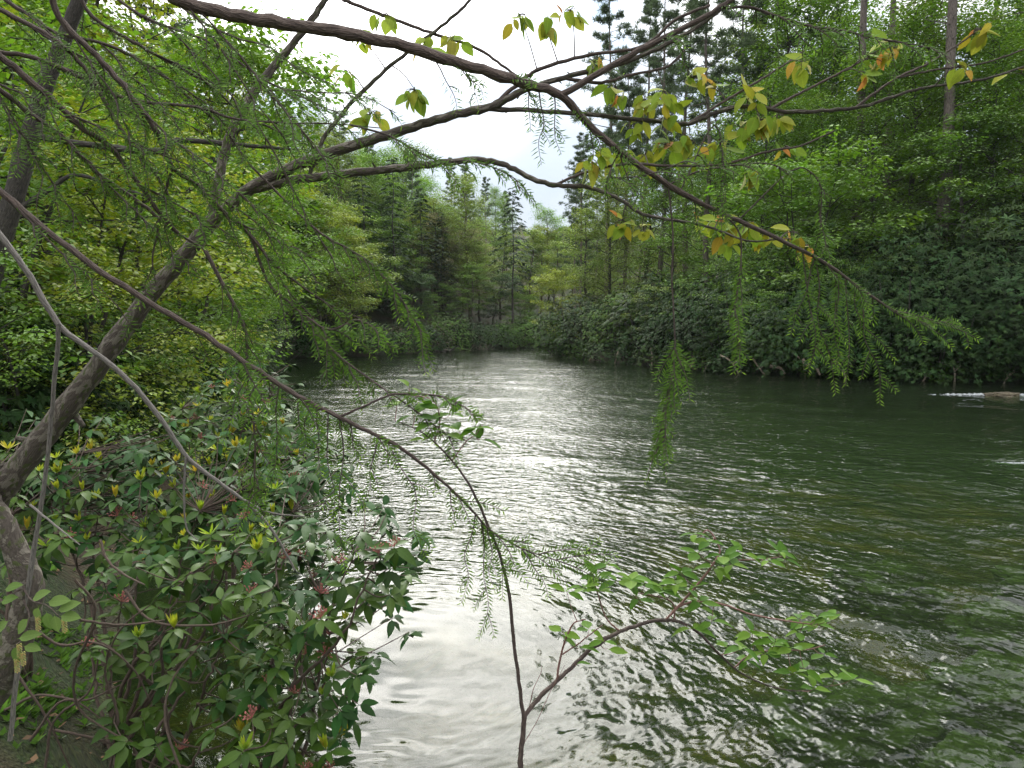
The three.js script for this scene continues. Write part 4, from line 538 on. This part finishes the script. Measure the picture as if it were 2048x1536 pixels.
// ---------------------------------------------------------------- forked sapling standing in the middle
{
  const R = rng(501), tree = new THREE.Group(), leafM = [nearLeaf(0.090, 0.215, 0.018), nearLeaf(0.125, 0.27, 0.022), nearLeaf(0.175, 0.32, 0.03)], shapes = [blade(1, 0.46, { droop: 0.22, fold: 0.3, stalk: 0.1 }), blade(1, 0.42, { droop: 0.4, fold: 0.4, stalk: 0.1 }), blade(1, 0.5, { droop: 0.05, fold: 0.25, curl: 0.1, stalk: 0.1 })];
  const base = P(1040, 1536, 1.75); base.y = groundAt(base.x, base.z) - 0.1;
  const stems = [
    [[base, P(1040, 1560, 1.75), P(1043, 1500, 1.75), P(1049, 1432, 1.75)], [8.5, 8.5, 8, 7.5]],
    [withD([[1049, 1440], [1042, 1395], [1030, 1300], [1018, 1190], [1000, 1110], [980, 1060], [950, 990], [915, 935], [875, 890], [840, 862], [790, 842]], 1.75, 1.68), [6, 5.5, 5, 4.5, 4, 3, 2, 1.2]],
    [withD([[1050, 1438], [1070, 1405], [1110, 1365], [1150, 1328], [1190, 1292], [1235, 1265], [1275, 1250], [1330, 1240], [1370, 1248], [1400, 1268], [1440, 1310], [1480, 1345], [1540, 1372], [1600, 1382], [1660, 1372]], 1.75, 1.95), [6.5, 6.5, 6, 5.5, 5, 4, 3, 2, 1.2]],
    [withD([[1112, 1362], [1122, 1310], [1140, 1258], [1150, 1245], [1172, 1238]], 1.77, 1.75), [2.8, 2.4, 2, 1]],
    [withD([[1330, 1238], [1360, 1212], [1400, 1203], [1450, 1210], [1500, 1228], [1560, 1240], [1620, 1248]], 1.85, 1.9), [3, 2.6, 2.2, 1.4]],
    [withD([[1340, 1225], [1390, 1175], [1425, 1130], [1440, 1100], [1415, 1060], [1400, 1075]], 1.85, 1.95), [3, 2.6, 2, 1.2]],
    [withD([[1440, 1125], [1480, 1120], [1530, 1118], [1570, 1112]], 1.92, 1.95), [1.8, 1.4, 1]],
    [withD([[1240, 1262], [1215, 1240], [1190, 1170], [1180, 1140]], 1.8, 1.8), [2.2, 1.8, 1]],
    [withD([[1350, 1243], [1345, 1205], [1300, 1190], [1270, 1185]], 1.85, 1.85), [2, 1.6, 1]],
    [withD([[1470, 1335], [1500, 1310], [1550, 1300], [1610, 1300], [1650, 1290]], 1.9, 1.95), [2, 1.6, 1]],
    [withD([[1122, 1312], [1160, 1285], [1185, 1265], [1205, 1250]], 1.77, 1.75), [1.8, 1.4, 1]],
    [withD([[870, 888], [880, 840], [865, 800], [820, 790]], 1.69, 1.7), [1.8, 1.4, 1]],
    [withD([[905, 925], [935, 880], [950, 870], [965, 850]], 1.69, 1.7), [1.6, 1.2, 0.8]],
    [withD([[1055, 1420], [1068, 1375], [1082, 1345], [1083, 1330]], 1.75, 1.74), [1, 0.8, 0.5]],
    [withD([[1052, 1500], [1075, 1440], [1100, 1385], [1130, 1330]], 1.74, 1.72), [0.9, 0.8, 0.5]],
  ];
  const all = []; stems.forEach(([pts, r], i) => { if (i) pts = graft(pts, all); const W = new GB(), [q, rr] = limbPath(pts, r.map((a) => a * (i > 2 ? 0.85 : 0.7))); W.tube(q, rr, i < 3 ? 12 : 6, 0.12); part(tree, i ? 'stem' : 'trunk', W.build(), i > 2 ? M.redTwig : M.hemlockBark); all.push(...q); });
  // [px, py, leaves]
  const spots = [[820, 775, 2], [845, 800, 3], [880, 815, 4], [870, 850, 4], [830, 830, 3], [900, 830, 4], [920, 860, 3], [955, 855, 3], [960, 880, 3], [890, 870, 3], [850, 880, 3], [795, 810, 3], [1135, 1190, 3], [1165, 1170, 4], [1195, 1150, 5], [1215, 1130, 3], [1200, 1185, 4], [1235, 1165, 3], [1260, 1155, 4], [1290, 1170, 6], [1320, 1180, 6], [1350, 1165, 5], [1380, 1185, 5], [1365, 1150, 4], [1400, 1205, 4], [1390, 1070, 4], [1420, 1085, 4], [1440, 1105, 4], [1435, 1140, 5], [1460, 1125, 4], [1400, 1110, 4], [1490, 1110, 3], [1530, 1115, 4], [1560, 1105, 5], [1575, 1125, 3], [1420, 1240, 3], [1380, 1250, 4], [1400, 1220, 3], [1600, 1240, 4], [1625, 1230, 5], [1650, 1235, 6], [1640, 1255, 4], [1480, 1290, 5], [1510, 1275, 6], [1545, 1280, 5], [1580, 1290, 5], [1600, 1265, 4], [1640, 1300, 3], [1530, 1305, 5], [1460, 1300, 3], [1580, 1340, 4], [1610, 1340, 3], [1670, 1355, 4], [1700, 1350, 3], [1620, 1370, 3], [1125, 1265, 2], [1155, 1290, 2], [1180, 1265, 3], [1205, 1275, 3], [1150, 1325, 1], [1215, 1300, 1], [1275, 1195, 3], [1500, 1330, 3]];
  const TW = new GB();
  for (const [px, py, n] of spots) {
    let best = null; const c0 = P(px, py, px > 1000 ? 1.75 + (px - 1050) * 0.0003 : 1.69); c0.z -= 0.05 * (R() - 0.5); for (const p of all) if (!best || p.distanceToSquared(c0) < best.distanceToSquared(c0)) best = p;
    const [tp, tr] = path([best, best.clone().lerp(c0, 0.6).add(V(0, -0.006, 0)), c0], [0.0013, 0.001, 0.0008], 5); TW.tube(tp, tr, 4, 0.1);
    for (let k = 0; k < n; k++) { const a = k / n * 6.283 + R(), dir = V(Math.cos(a), 0.35 * (R() - 0.45) + (R() < 0.2 ? 0.6 : 0), Math.sin(a) * 0.8), leaf = part(tree, 'leaf', shapes[Math.floor(R() * 3)], leafM[Math.floor(R() * 3)]); aim(leaf, c0, dir, V((R() - 0.5) * 0.8, 1, 0.35 * R()), (0.036 + 0.034 * R())); }
  }
  part(tree, 'twigs', TW.build(), M.redTwig, 'stuff');
  top(tree, 'forked_sapling'); tag(tree, 'slender forked sapling with small green leaves standing before the water', 'sapling');
}

// ---------------------------------------------------------------- hornbeam with hanging catkins, low on the left
{
  const R = rng(551), tree = new THREE.Group(), W = new GB(), foot = P(-70, 1480, 2.3); foot.y = groundAt(foot.x, foot.z) - 0.1;
  const [q, rr] = limbPath([...withD([[-230, 420], [-150, 700], [-60, 930], [-30, 990], [0, 1035], [35, 1110], [58, 1170], [48, 1240], [20, 1310], [-15, 1380], [-50, 1450]], 2.3, 2.3).map((a) => P(...a)), foot], [8, 14, 18, 20, 24, 27, 30, 32, 33, 36], 60); W.tube(q, rr, 14, 0.22); part(tree, 'trunk', W.build(), M.mottled);
  const mats = [nearLeaf(0.16, 0.27, 0.06, 0.35), nearLeaf(0.20, 0.31, 0.08, 0.35)], geo = [blade(1, 0.52, { droop: 0.12, fold: 0.2 }), blade(1, 0.5, { droop: 0.25, fold: 0.15 })], TW = new GB();
  for (const [px, py, ax, ay] of [[8, 1180, 1, 0.5], [0, 1205, 1, 0.4], [62, 1200, 1, 0.55], [92, 1205, 1, 0.15], [112, 1222, 1, 0.4], [78, 1212, -0.3, -0.8], [92, 1222, 0.25, -0.8], [108, 1228, 0.2, -0.9], [118, 1232, 1, 0], [58, 1235, -0.7, -0.9], [34, 1278, 1, 0.35], [40, 1288, -0.4, -1], [46, 1292, 1, -0.05], [20, 1240, -0.8, -0.6], [5, 1240, -0.6, 0.4]]) { const at = P(px, py, 2.12), leaf = part(tree, 'leaf', geo[Math.floor(R() * 2)], mats[Math.floor(R() * 2)]); aim(leaf, at, V(ax, ay, 0.35 * (R() - 0.3)), V(-0.2 * ay, 0.75, 0.65), 0.066 * (0.9 + 0.3 * R())); }
  for (const pts of [[[45, 1170], [62, 1200], [92, 1210], [118, 1232]], [[48, 1200], [58, 1235], [42, 1280], [30, 1290]], [[40, 1180], [20, 1190], [0, 1205]]]) { const [tp, tr] = limbPath(withD(pts, 2.25, 2.12), [2, 1.6, 1]); TW.tube(tp, tr, 5, 0.1); } part(tree, 'twigs', TW.build(), M.hemlockBark);
  const cat = new GB(); for (let k = 0; k < 60; k++) { const t = k / 60, a = k * 2.4; cat.leaf(Math.cos(a) * 0.003, -t * 0.045, Math.sin(a) * 0.003, Math.cos(a) * 0.75, -0.66, Math.sin(a) * 0.75, Math.cos(a) * 0.66, 0.75, Math.sin(a) * 0.66, 0.008, 0.006, 0.8 + 0.4 * R(), 0.8 + 0.3 * R(), 0.8); } const catGeo = cat.build(), catMat = foliage(0.42, 0.40, 0.17, 0.3);
  for (const [px, py] of [[75, 1232], [128, 1236], [38, 1286], [45, 1302], [33, 1316]]) part(tree, 'catkin', catGeo, catMat).position.copy(P(px, py, 2.12));
  top(tree, 'hornbeam_tree'); tag(tree, 'crooked grey hornbeam stem with pale leaves and catkins at lower left', 'tree');
}

// ---------------------------------------------------------------- mountain laurels
{
  const R = rng(601), dark = [nearGloss(0.036, 0.082, 0.011), nearGloss(0.050, 0.104, 0.013), nearGloss(0.066, 0.128, 0.016), nearGloss(0.066, 0.116, 0.022)], freshM = [foliage(0.42, 0.46, 0.03), foliage(0.52, 0.44, 0.035), foliage(0.34, 0.45, 0.03)], budM = std({ color: lin(0.42, 0.145, 0.125), roughness: 0.7, vertexColors: true });
  const shapes = [blade(1, 0.40, { droop: 0.28, fold: 0.22, stalk: 0.09 }), blade(1, 0.44, { droop: 0.45, fold: 0.3, stalk: 0.09 }), blade(1, 0.38, { droop: 0.12, fold: 0.3, stalk: 0.09 }), blade(1, 0.42, { droop: 0.62, fold: 0.15, stalk: 0.08 })];
  const shoots = [7, 9, 11, 13, 15].map((count) => { const g = new GB(); for (let k = 0; k < count; k++) { const a = k * 2.4 + R(), o = (0.1 + 0.09 * (15 - count)) * (0.3 + R()), d = V(Math.cos(a) * o, 1, Math.sin(a) * o).normalize(), u = V(Math.cos(a), -o, Math.sin(a)).normalize(), s = bladeShape(0.034 + 0.02 * R(), 0.0095, { droop: -0.12, fold: 0.5, seg: 3 }); const t = new THREE.Object3D(); aim(t, V(0, 0, 0), d, u); t.updateMatrix(); g.add(s, t.matrix, 0.85 + 0.3 * R(), 0.85 + 0.3 * R(), 1); } return g.build(); });
  const buds = [0, 1].map(() => { const g = new GB(); for (let k = 0; k < 22; k++) { const d = unit(R); d.y = Math.abs(d.y) + 0.5; d.normalize(); const l = 0.014 + 0.016 * R(), e = d.clone().multiplyScalar(l); g.tube([V(0, 0, 0), e], [0.0006, 0.0005], 3); g.tube([e.clone(), e.clone().addScaledVector(d, 0.003), e.clone().addScaledVector(d, 0.006)], [0.0008, 0.0024, 0.0006], 5); } return g.build(); });
  const bush = (name, label, foot, regions, gap, n, back) => {
    const t = new THREE.Group(), pts = [], W = [], F2 = new GB(), TW = new GB(); let leaves = 0;
    const inside = (x, y) => { let c = false; for (let i = 0, j = regions.length - 1; i < regions.length; j = i++) { const a = regions[i], b = regions[j]; if ((a[1] > y) !== (b[1] > y) && x < (b[0] - a[0]) * (y - a[1]) / (b[1] - a[1]) + a[0]) c = !c; } return c; };
    const xs = regions.map((a) => a[0]), ys = regions.map((a) => a[1]), x0 = Math.min(...xs), x1 = Math.max(...xs), y0 = Math.min(...ys), y1 = Math.max(...ys), depth = (x, y) => foot[2] + 0.22 * n2(x * 0.004, y * 0.004 + foot[2]) + 0.9 * (foot[3] ?? 0) * (1 - (y - y0) / (y1 - y0));
    for (let k = 0; k < 6000 && pts.length < n; k++) { const x = lerp(x0, x1, R()), y = lerp(y0, y1, R()); if (!inside(x, y) || pts.some((p) => Math.hypot(p[0] - x, p[1] - y) < gap)) continue; pts.push([x, y]); }
    const root = P(foot[0], foot[1], foot[2] + 0.15); root.y = groundAt(root.x, root.z) - 0.08;
    const heads = pts.map(([x, y]) => P(x, y, depth(x, y) + 0.25 * (R() - 0.5))), mains = [];
    for (let k = 0; k < 8; k++) { const h = heads[Math.floor(k / 8 * heads.length)], m = root.clone().lerp(h, 0.4).add(V(0.25 * (R() - 0.5), -0.05 + 0.22 * R(), 0.2 * (R() - 0.5))), m2 = root.clone().lerp(h, 0.75).add(V(0.12 * (R() - 0.5), 0.12 * (R() - 0.7), 0.1 * (R() - 0.5))), [q, r] = path([root.clone().add(V(0.1 * (R() - 0.5), 0, 0.1 * (R() - 0.5))), m, m2, h], [0.012, 0.009, 0.006, 0.003], 22), g = new GB(); for (let i = 1; i < q.length - 1; i++) q[i].add(V(0.012 * n2(i * 0.5, k + foot[0]), 0.012 * n2(k, i * 0.5), 0.01 * n2(i * 0.4, k * 3))); g.tube(q, r, 7, 0.12); part(t, 'stem', g.build(), M.laurelBark); mains.push(...q.slice(5)); }
    const whorl = (h, real) => {
      const az = R() * 6.28, tiltA = 0.25 + 0.35 * R(), A = V(Math.cos(az) * tiltA + 0.1, 1, Math.sin(az) * tiltA + 0.25).normalize(), X = V(A.y, -A.x, 0).normalize(), Z = A.clone().cross(X), k = 5 + Math.floor(R() * 4), ph = R() * 6.28, m = dark[Math.floor(R() * 4)];
      for (let i = 0; i < k; i++) {
        const a = ph + i * 2.39996 + 0.3 * R(), d = X.clone().multiplyScalar(Math.cos(a)).addScaledVector(Z, Math.sin(a)).addScaledVector(A, 0.25 - 0.65 * R()), L = 0.074 + 0.036 * R(), at = h.clone().addScaledVector(A, -0.004 * i);
        if (real && leaves < 296) { leaves++; const lf = part(t, 'leaf', shapes[Math.floor(R() * 4)], R() < 0.2 ? dark[Math.floor(R() * 4)] : m); aim(lf, at, d, A, L); } else { const o = new THREE.Object3D(); aim(o, at, d, A, 1); o.updateMatrix(); F2.add(bladeShape(L, L * 0.4, { droop: 0.35, fold: 0.25, seg: 4 }), o.matrix, 0.75 + 0.5 * R(), 0.8 + 0.4 * R(), 0.85 + 0.3 * R()); }
      }
      if (real) { const u = R(); if (u < foot[4]) { const s = part(t, 'new_shoot', shoots[Math.floor(R() * 5)], freshM[Math.floor(R() * 3)]); aim(s, h, V(0.3 * (R() - 0.5), 0.2, 1), A, 0.85 + 0.8 * R()); s.quaternion.setFromUnitVectors(V(0, 1, 0), A.clone().lerp(V(0, 1, 0), 0.5).normalize()); } else if (u < foot[4] + foot[5]) { const s = part(t, 'flower_buds', buds[Math.floor(R() * 2)], budM); s.position.copy(h); s.quaternion.setFromUnitVectors(V(0, 1, 0), A); s.scale.setScalar(1.0 + 0.8 * R()); } }
      let near = mains[0]; for (const p of mains) if (p.distanceToSquared(h) < near.distanceToSquared(h)) near = p;
      const m1 = near.clone().lerp(h, 0.5).add(V(0.05 * (R() - 0.5), -0.04 * R(), 0.05 * (R() - 0.5))), [q, r] = path([near, m1, h], [0.0038, 0.003, 0.002], 7); TW.tube(q, r, 5, 0.1);
    };
    for (const h of heads) whorl(h, true);
    for (let k = 0; k < back; k++) { const h = heads[Math.floor(R() * heads.length)].clone().add(V((R() - 0.5) * 0.5, (R() - 0.5) * 0.4, -0.15 - 0.75 * R())); h.y = Math.max(h.y, 0.15); whorl(h, false); }
    part(t, 'twigs', TW.build(), M.laurelBark, 'stuff');
    if (F2.tris) { const geo = F2.build(); part(t, 'foliage', geo, G.laurelNear, 'stuff'); }
    top(t, name); tag(t, label, 'shrub', 'mountain laurels on the near bank');
  };
  M.laurelBark = std({ color: lin(0.165, 0.120, 0.092), map: barkTone, bumpMap: barkBump, bumpScale: 0.0015, roughness: 0.9 });
  G.laurelNear = phy({ color: lin(0.028, 0.078, 0.015), vertexColors: true, map: veins, roughness: 0.5, side: THREE.DoubleSide, specularIntensity: 0.3 });
  bush('mountain_laurel', 'laurel crowded with yellow-green shoots below the leaning trunk', [210, 1330, 3.3, 0.9, 0.58, 0.14], [[90, 925], [180, 890], [300, 905], [420, 880], [520, 905], [590, 960], [600, 1060], [500, 1110], [380, 1120], [230, 1120], [110, 1060]], 30, 78, 110);
  bush('mountain_laurel', 'laurel with pink buds hanging over the bright water', [480, 1500, 2.75, 0.3, 0.12, 0.26], [[560, 1030], [680, 1040], [800, 1090], [845, 1150], [800, 1200], [700, 1220], [720, 1330], [730, 1440], [660, 1536], [560, 1560], [480, 1500], [520, 1300], [480, 1150]], 36, 66, 50);
  bush('mountain_laurel', 'dark shaded laurel with few shoots over the bank edge', [280, 1480, 2.9, 0.3, 0.13, 0.08], [[160, 1150], [300, 1120], [430, 1110], [500, 1180], [500, 1400], [470, 1540], [330, 1560], [230, 1500], [180, 1350]], 46, 40, 34);
  bush('mountain_laurel', 'farther laurel with red buds beside the open water', [430, 1130, 4.6, 0.6, 0.5, 0.25], [[330, 830], [420, 770], [520, 770], [580, 830], [600, 930], [640, 1000], [560, 1030], [430, 900]], 25, 66, 90);
  bush('mountain_laurel', 'shaded laurel at the left edge above the hornbeam', [40, 1200, 3.4, 0.5, 0.15, 0.1], [[-60, 880], [60, 900], [120, 960], [130, 1090], [60, 1130], [-60, 1130]], 36, 30, 60);
}

// ---------------------------------------------------------------- bank floor, rocks, roots, white water
{
  const R = rng(701), g = new GB(); for (let k = 0; k < 7; k++) { const a = k * 2.4, d = V(Math.cos(a), 0.5 + 0.7 * R(), Math.sin(a)).normalize(), L = 0.05 + 0.05 * R(); g.leaf(0, 0, 0, d.x, d.y, d.z, -d.x * 0.6, 0.8, -d.z * 0.6, L, L * (k % 2 ? 0.55 : 0.16), 0.8 + 0.4 * R(), 0.9 + 0.3 * R(), 0.9); }
  const spots = []; for (let k = 0; k < 120000 && spots.length < 15000; k++) { const x = -0.4 - 7.5 * R(), d = 1.2 + 12 * R() * R(), l = chainDist(BANK_L, x, d); if (inRiver(x, d) || l < 0.12 || n2(x * 0.8, d * 0.8) + 0.35 < R() * 0.9) continue; spots.push([x, d]); }
  const im = new THREE.InstancedMesh(g.build(), foliage(0.10, 0.22, 0.02), spots.length), q = new THREE.Quaternion();
  spots.forEach(([x, d], i) => { const s = 0.35 + 0.55 * R(), t = 0.6 + 0.7 * R(); im.setMatrixAt(i, m4.compose(V(x, groundAt(x, -d) - 0.01, -d), q.setFromAxisAngle(V(0, 1, 0), R() * 6.28), V(s, s, s))); im.setColorAt(i, lin(t, t, t)); });
  im.castShadow = im.receiveShadow = true; top(im, 'ground_cover'); tag(im, 'low green weeds and seedlings covering the near bank floor', 'weeds', null, 'stuff');
  const dry = new GB(); dry.leaf(0, 0, 0, 0, 0, 1, 0, 1, 0, 0.07, 0.04, 1, 1, 1); const ls = []; for (let k = 0; k < 30000 && ls.length < 2600; k++) { const x = 1 - 9 * R(), d = 0.8 + 11 * R() * R(); if (inRiver(x, d) || chainDist(BANK_L, x, d) < 0.05) continue; ls.push([x, d]); }
  const il = new THREE.InstancedMesh(dry.build(), std({ color: lin(0.24, 0.155, 0.09), vertexColors: true, roughness: 0.9, side: THREE.DoubleSide }), ls.length), eu = new THREE.Euler();
  ls.forEach(([x, d], i) => { const s = 0.35 + 0.5 * R(), t = 0.35 + 0.7 * R(); il.setMatrixAt(i, m4.compose(V(x, groundAt(x, -d) + 0.012, -d), q.setFromEuler(eu.set((R() - 0.5) * 0.7, R() * 6.28, (R() - 0.5) * 0.7)), V(s, s, s))); il.setColorAt(i, lin(t, t * 0.95, t * 0.85)); });
  top(il, 'leaf_litter'); tag(il, 'dry brown fallen leaves scattered over the near bank', 'leaves', null, 'stuff');
  const sticks = [[[190, 1250], [150, 1340], [160, 1420], [250, 1480], [300, 1510]], [[60, 1480], [130, 1400], [220, 1450]], [[20, 1330], [90, 1430], [140, 1536]], [[250, 1180], [300, 1240], [420, 1250], [500, 1230]], [[160, 1240], [240, 1250], [330, 1240]], [[330, 1410], [350, 1480], [420, 1500]], [[110, 1460], [200, 1480], [330, 1540]], [[200, 1080], [215, 1120], [250, 1150], [290, 1170]], [[60, 1250], [120, 1290], [190, 1285], [260, 1330], [300, 1400]], [[90, 1536], [110, 1440], [180, 1380], [200, 1290]], [[220, 1536], [235, 1430], [210, 1340], [240, 1260], [300, 1210]], [[10, 1420], [80, 1390], [170, 1400], [240, 1370]], [[360, 1536], [330, 1440], [345, 1360], [400, 1290]], [[150, 1160], [190, 1210], [185, 1270], [230, 1300]]];
  const words = ['curving brown', 'short dark', 'leaning thin', 'long horizontal', 'straight dark', 'crooked low', 'pale flat', 'thick arched', 'winding brown', 'upright forked-looking', 'tall crooked', 'nearly level', 'slim upright', 'small hooked'];
  sticks.forEach((s, i) => { const b = new GB(), [p, r] = limbPath(withD(s, 2.7 + 0.1 * (i % 4), 2.9), [3, 2.6, 2.2, 1.4]); b.tube(p, r, 7, 0.12); const m = new THREE.Mesh(b.build(), M.laurelBark); m.castShadow = m.receiveShadow = true; top(m, 'fallen_branch'); tag(m, words[i] + ' dead branch caught among the laurel stems on the bank', 'branch', 'dead branches on the near bank'); });
  // a dark leaning trunk and dead limbs among the left maples
  const snag = new THREE.Group(); for (const [pts, r] of [[withD([[-40, 620], [20, 420], [60, 270], [90, 170], [135, 60], [175, -40]], 6, 6), [20, 18, 16, 14, 12]], [withD([[20, 430], [90, 385], [150, 350], [230, 375], [330, 400]], 6, 6), [6, 5, 3, 2]], [withD([[60, 270], [180, 290], [330, 300], [345, 283], [460, 288], [600, 300]], 6, 6.3), [6, 6, 7, 6, 5, 2]]]) { const b = new GB(), [p, rr] = limbPath(pts, r); b.tube(p, rr, 9, 0.3); part(snag, pts.length === 6 && r.length === 5 ? 'trunk' : 'limb', b.build(), M.darkBark); }
  { const b = new GB(), s = P(-40, 620, 6), gy = groundAt(s.x - 0.3, s.z); b.tube([V(s.x - 0.3, gy - 0.2, s.z), s], [0.12, 0.09], 9, 0.3); part(snag, 'trunk', b.build(), M.darkBark); }
  top(snag, 'dead_snag'); tag(snag, 'dark leaning snag with dead limbs among the left bank maples', 'tree');
  // rocks
  const rockTone = noiseTex(256, 256, (u, v) => { const a = 0.6 + 0.2 * tileN(u, v, 12, 12, 3) + 0.15 * tileN(u, v, 50, 50, 5); return [a, a * 0.97, a * 0.92]; }), rockM = std({ color: lin(0.21, 0.185, 0.16), map: rockTone, bumpMap: rockTone, bumpScale: 0.02, roughness: 0.9 });
  const wetM = std({ color: lin(0.105, 0.085, 0.045), map: rockTone, bumpMap: rockTone, bumpScale: 0.02, roughness: 0.8 });
  const rock = (x, d, y, sx, sy, sz, label, group) => { const geo = new THREE.IcosahedronGeometry(1, 12), p = geo.attributes.position, sd = R() * 40; for (let i = 0; i < p.count; i++) { const a = V(p.getX(i), p.getY(i), p.getZ(i)), s = 1 + 0.28 * n3(a.x * 1.3 + sd, a.y * 1.3, a.z * 1.3) + 0.1 * n3(a.x * 4 + sd, a.y * 4, a.z * 4); a.multiplyScalar(s); p.setXYZ(i, a.x * sx, Math.max(-0.6, a.y) * sy, a.z * sz); } geo.computeVertexNormals(); const m = new THREE.Mesh(geo, y < -0.1 ? wetM : rockM); m.castShadow = m.receiveShadow = true; m.position.set(x, y, -d); m.rotation.y = R() * 3; top(m, 'river_rock'); tag(m, label, 'rock', group); };
  rock(across(508, 22), 22, 0.12, 0.62, 0.26, 0.5, 'dark boulder at the water edge beside the laurels');
  rock(across(885, 63), 63, 0.02, 1.7, 0.26, 0.7, 'flat pale ledge rock on the far waterline'); rock(across(925, 66), 66, 0.0, 0.8, 0.2, 0.5, 'small pale rock right of the far ledge'); rock(across(860, 61.5), 61.5, 0.0, 0.6, 0.18, 0.5, 'low rock left of the far ledge');
  [[4.2, 5.6], [5.2, 4.9], [3.3, 4.5], [2.2, 4.3], [2.7, 3.6], [4.4, 4.0], [3.7, 6.6], [5.4, 6.4], [6.4, 5.2]].forEach(([x, d], i) => rock(x, d, -0.36 - 0.1 * R(), 0.35 + 0.25 * R(), 0.24, 0.32 + 0.2 * R(), ['broad', 'tawny', 'low', 'small', 'nearest', 'pale', 'farther', 'dim', 'outer'][i] + ' submerged stone under the shallow riffle', 'submerged stones in the near shallows'));
  // pale roots and driftwood under the right bank
  [[[1672, 700], [1685, 715], [1695, 735]], [[1605, 718], [1612, 728], [1632, 736], [1640, 750]], [[1540, 732], [1560, 736], [1570, 748]], [[1385, 712], [1388, 724], [1380, 735]], [[1710, 722], [1704, 730], [1697, 738]]].forEach((s, i) => { const b = new GB(), [p, r] = limbPath(withD(s, 29.9 + (i === 3 ? 6 : 0) + (i === 2 ? 2 : 0), 29.7 + (i === 3 ? 6 : 0) + (i === 2 ? 2 : 0)), [4, 3, 2]); b.tube(p, r, 6, 0.4); const m = new THREE.Mesh(b.build(), M.driftwood ??= std({ color: lin(0.42, 0.34, 0.26), map: barkTone, roughness: 0.9 })); m.castShadow = m.receiveShadow = true; top(m, 'bare_root'); tag(m, ['longest pale root leaning under the right bank thicket', 'branched pale root low on the right bank', 'thin root dipping to the water on the right bank', 'short root near the promontory shrubs', 'small stub beside the longest pale root'][i], 'root', 'bare roots along the right waterline'); });
  const place = ['under the promontory tip', 'just past the promontory', 'under the grey thicket', 'below the pale shrub', 'below the small maple', 'mid way along the thicket', 'under the dark hollow', 'below the bright maple', 'near the long root', 'past the long root', 'under the tall thicket', 'near the frame edge'];
  place.forEach((w, k) => {
    const px = 1150 + k * 76 + 30 * R(); let d = 24; while (d < 60 && inRiver(across(px, d), d)) d += 0.1; d -= 0.9 + 0.6 * R(); const x = across(px, d), b = new GB(), a = (R() - 0.5) * 2.4, l = 0.7 + 1.3 * R(), s = V(x, -0.15, -d), e = V(x + a * 0.5 * l, 0.35 + 0.7 * R(), -d - 0.7), m = s.clone().lerp(e, 0.5).add(V(0.3 * (R() - 0.5), 0.25 * R(), 0.2)), [p, r] = path([s, m, e], [0.03 + 0.02 * R(), 0.035, 0.05], 10); b.tube(p, r, 6, 0.4);
    const f = p[4].clone(), g2 = f.clone().add(V(-a * 0.3, 0.25, 0.25)); b.tube([f, f.clone().lerp(g2, 0.5).add(V(0.05, 0.05, 0)), g2], [0.025, 0.018, 0.008], 5, 0.4);
    const o = new THREE.Mesh(b.build(), M.driftwood); o.castShadow = o.receiveShadow = true; top(o, 'drowned_branch'); tag(o, 'bare branch dipping into the river ' + w, 'branch', 'bare branches at the right waterline');
  });
  rock(across(2012, 22), 22.05, -0.12, 0.6, 0.24, 0.4, 'low dark rock breaking the surface in the white riffle');
  // white water over hidden rocks
  const foamM = phy({ color: lin(0.72, 0.75, 0.76), roughness: 0.5, transmission: 0.3, thickness: 0 });
  [[across(2010, 22.2), 22.2, 1.6, 0.10, 'white riffle breaking near the right bank'], [across(2075, 10.9), 10.9, 0.55, 0.05, 'small white splash at the right edge of the river']].forEach(([x, d, w, h, label]) => {
    const b = new GB(), ball = new THREE.IcosahedronGeometry(1, 1), bp = ball.attributes.position, one = new GB(); for (let i = 0; i < bp.count; i++) { one.v(bp.getX(i), bp.getY(i), bp.getZ(i), bp.getX(i), bp.getY(i), bp.getZ(i), 0, 0); one.i.push(i); }
    for (let k = 0; k < 760; k++) { const u = (R() + R() + R()) / 1.1 - 1.36, v = (R() + R()) - 1, lane = 0.3 * Math.round(2.4 * n2(k * 0.37, w)), s = w * (0.005 + 0.018 * R() * R()) * (1 - 0.25 * Math.abs(u)); m4.compose(V(x + u * w * 1.3, h * 0.45 * Math.max(0, 1 - u * u) * R() - 0.005, -d + (v * 0.22 * (1 + Math.abs(u)) + lane * 0.5 + 0.25 * u) * w * 0.4), new THREE.Quaternion(), V(s * (1 + 2.5 * R()), s * 0.6, s)); b.add(one, m4); }
    const geo = b.build(), m = new THREE.Mesh(geo, foamM); m.castShadow = m.receiveShadow = true; top(m, 'white_water'); tag(m, label, 'white water', null, 'stuff');
  });
}
renderer.render(scene, camera);
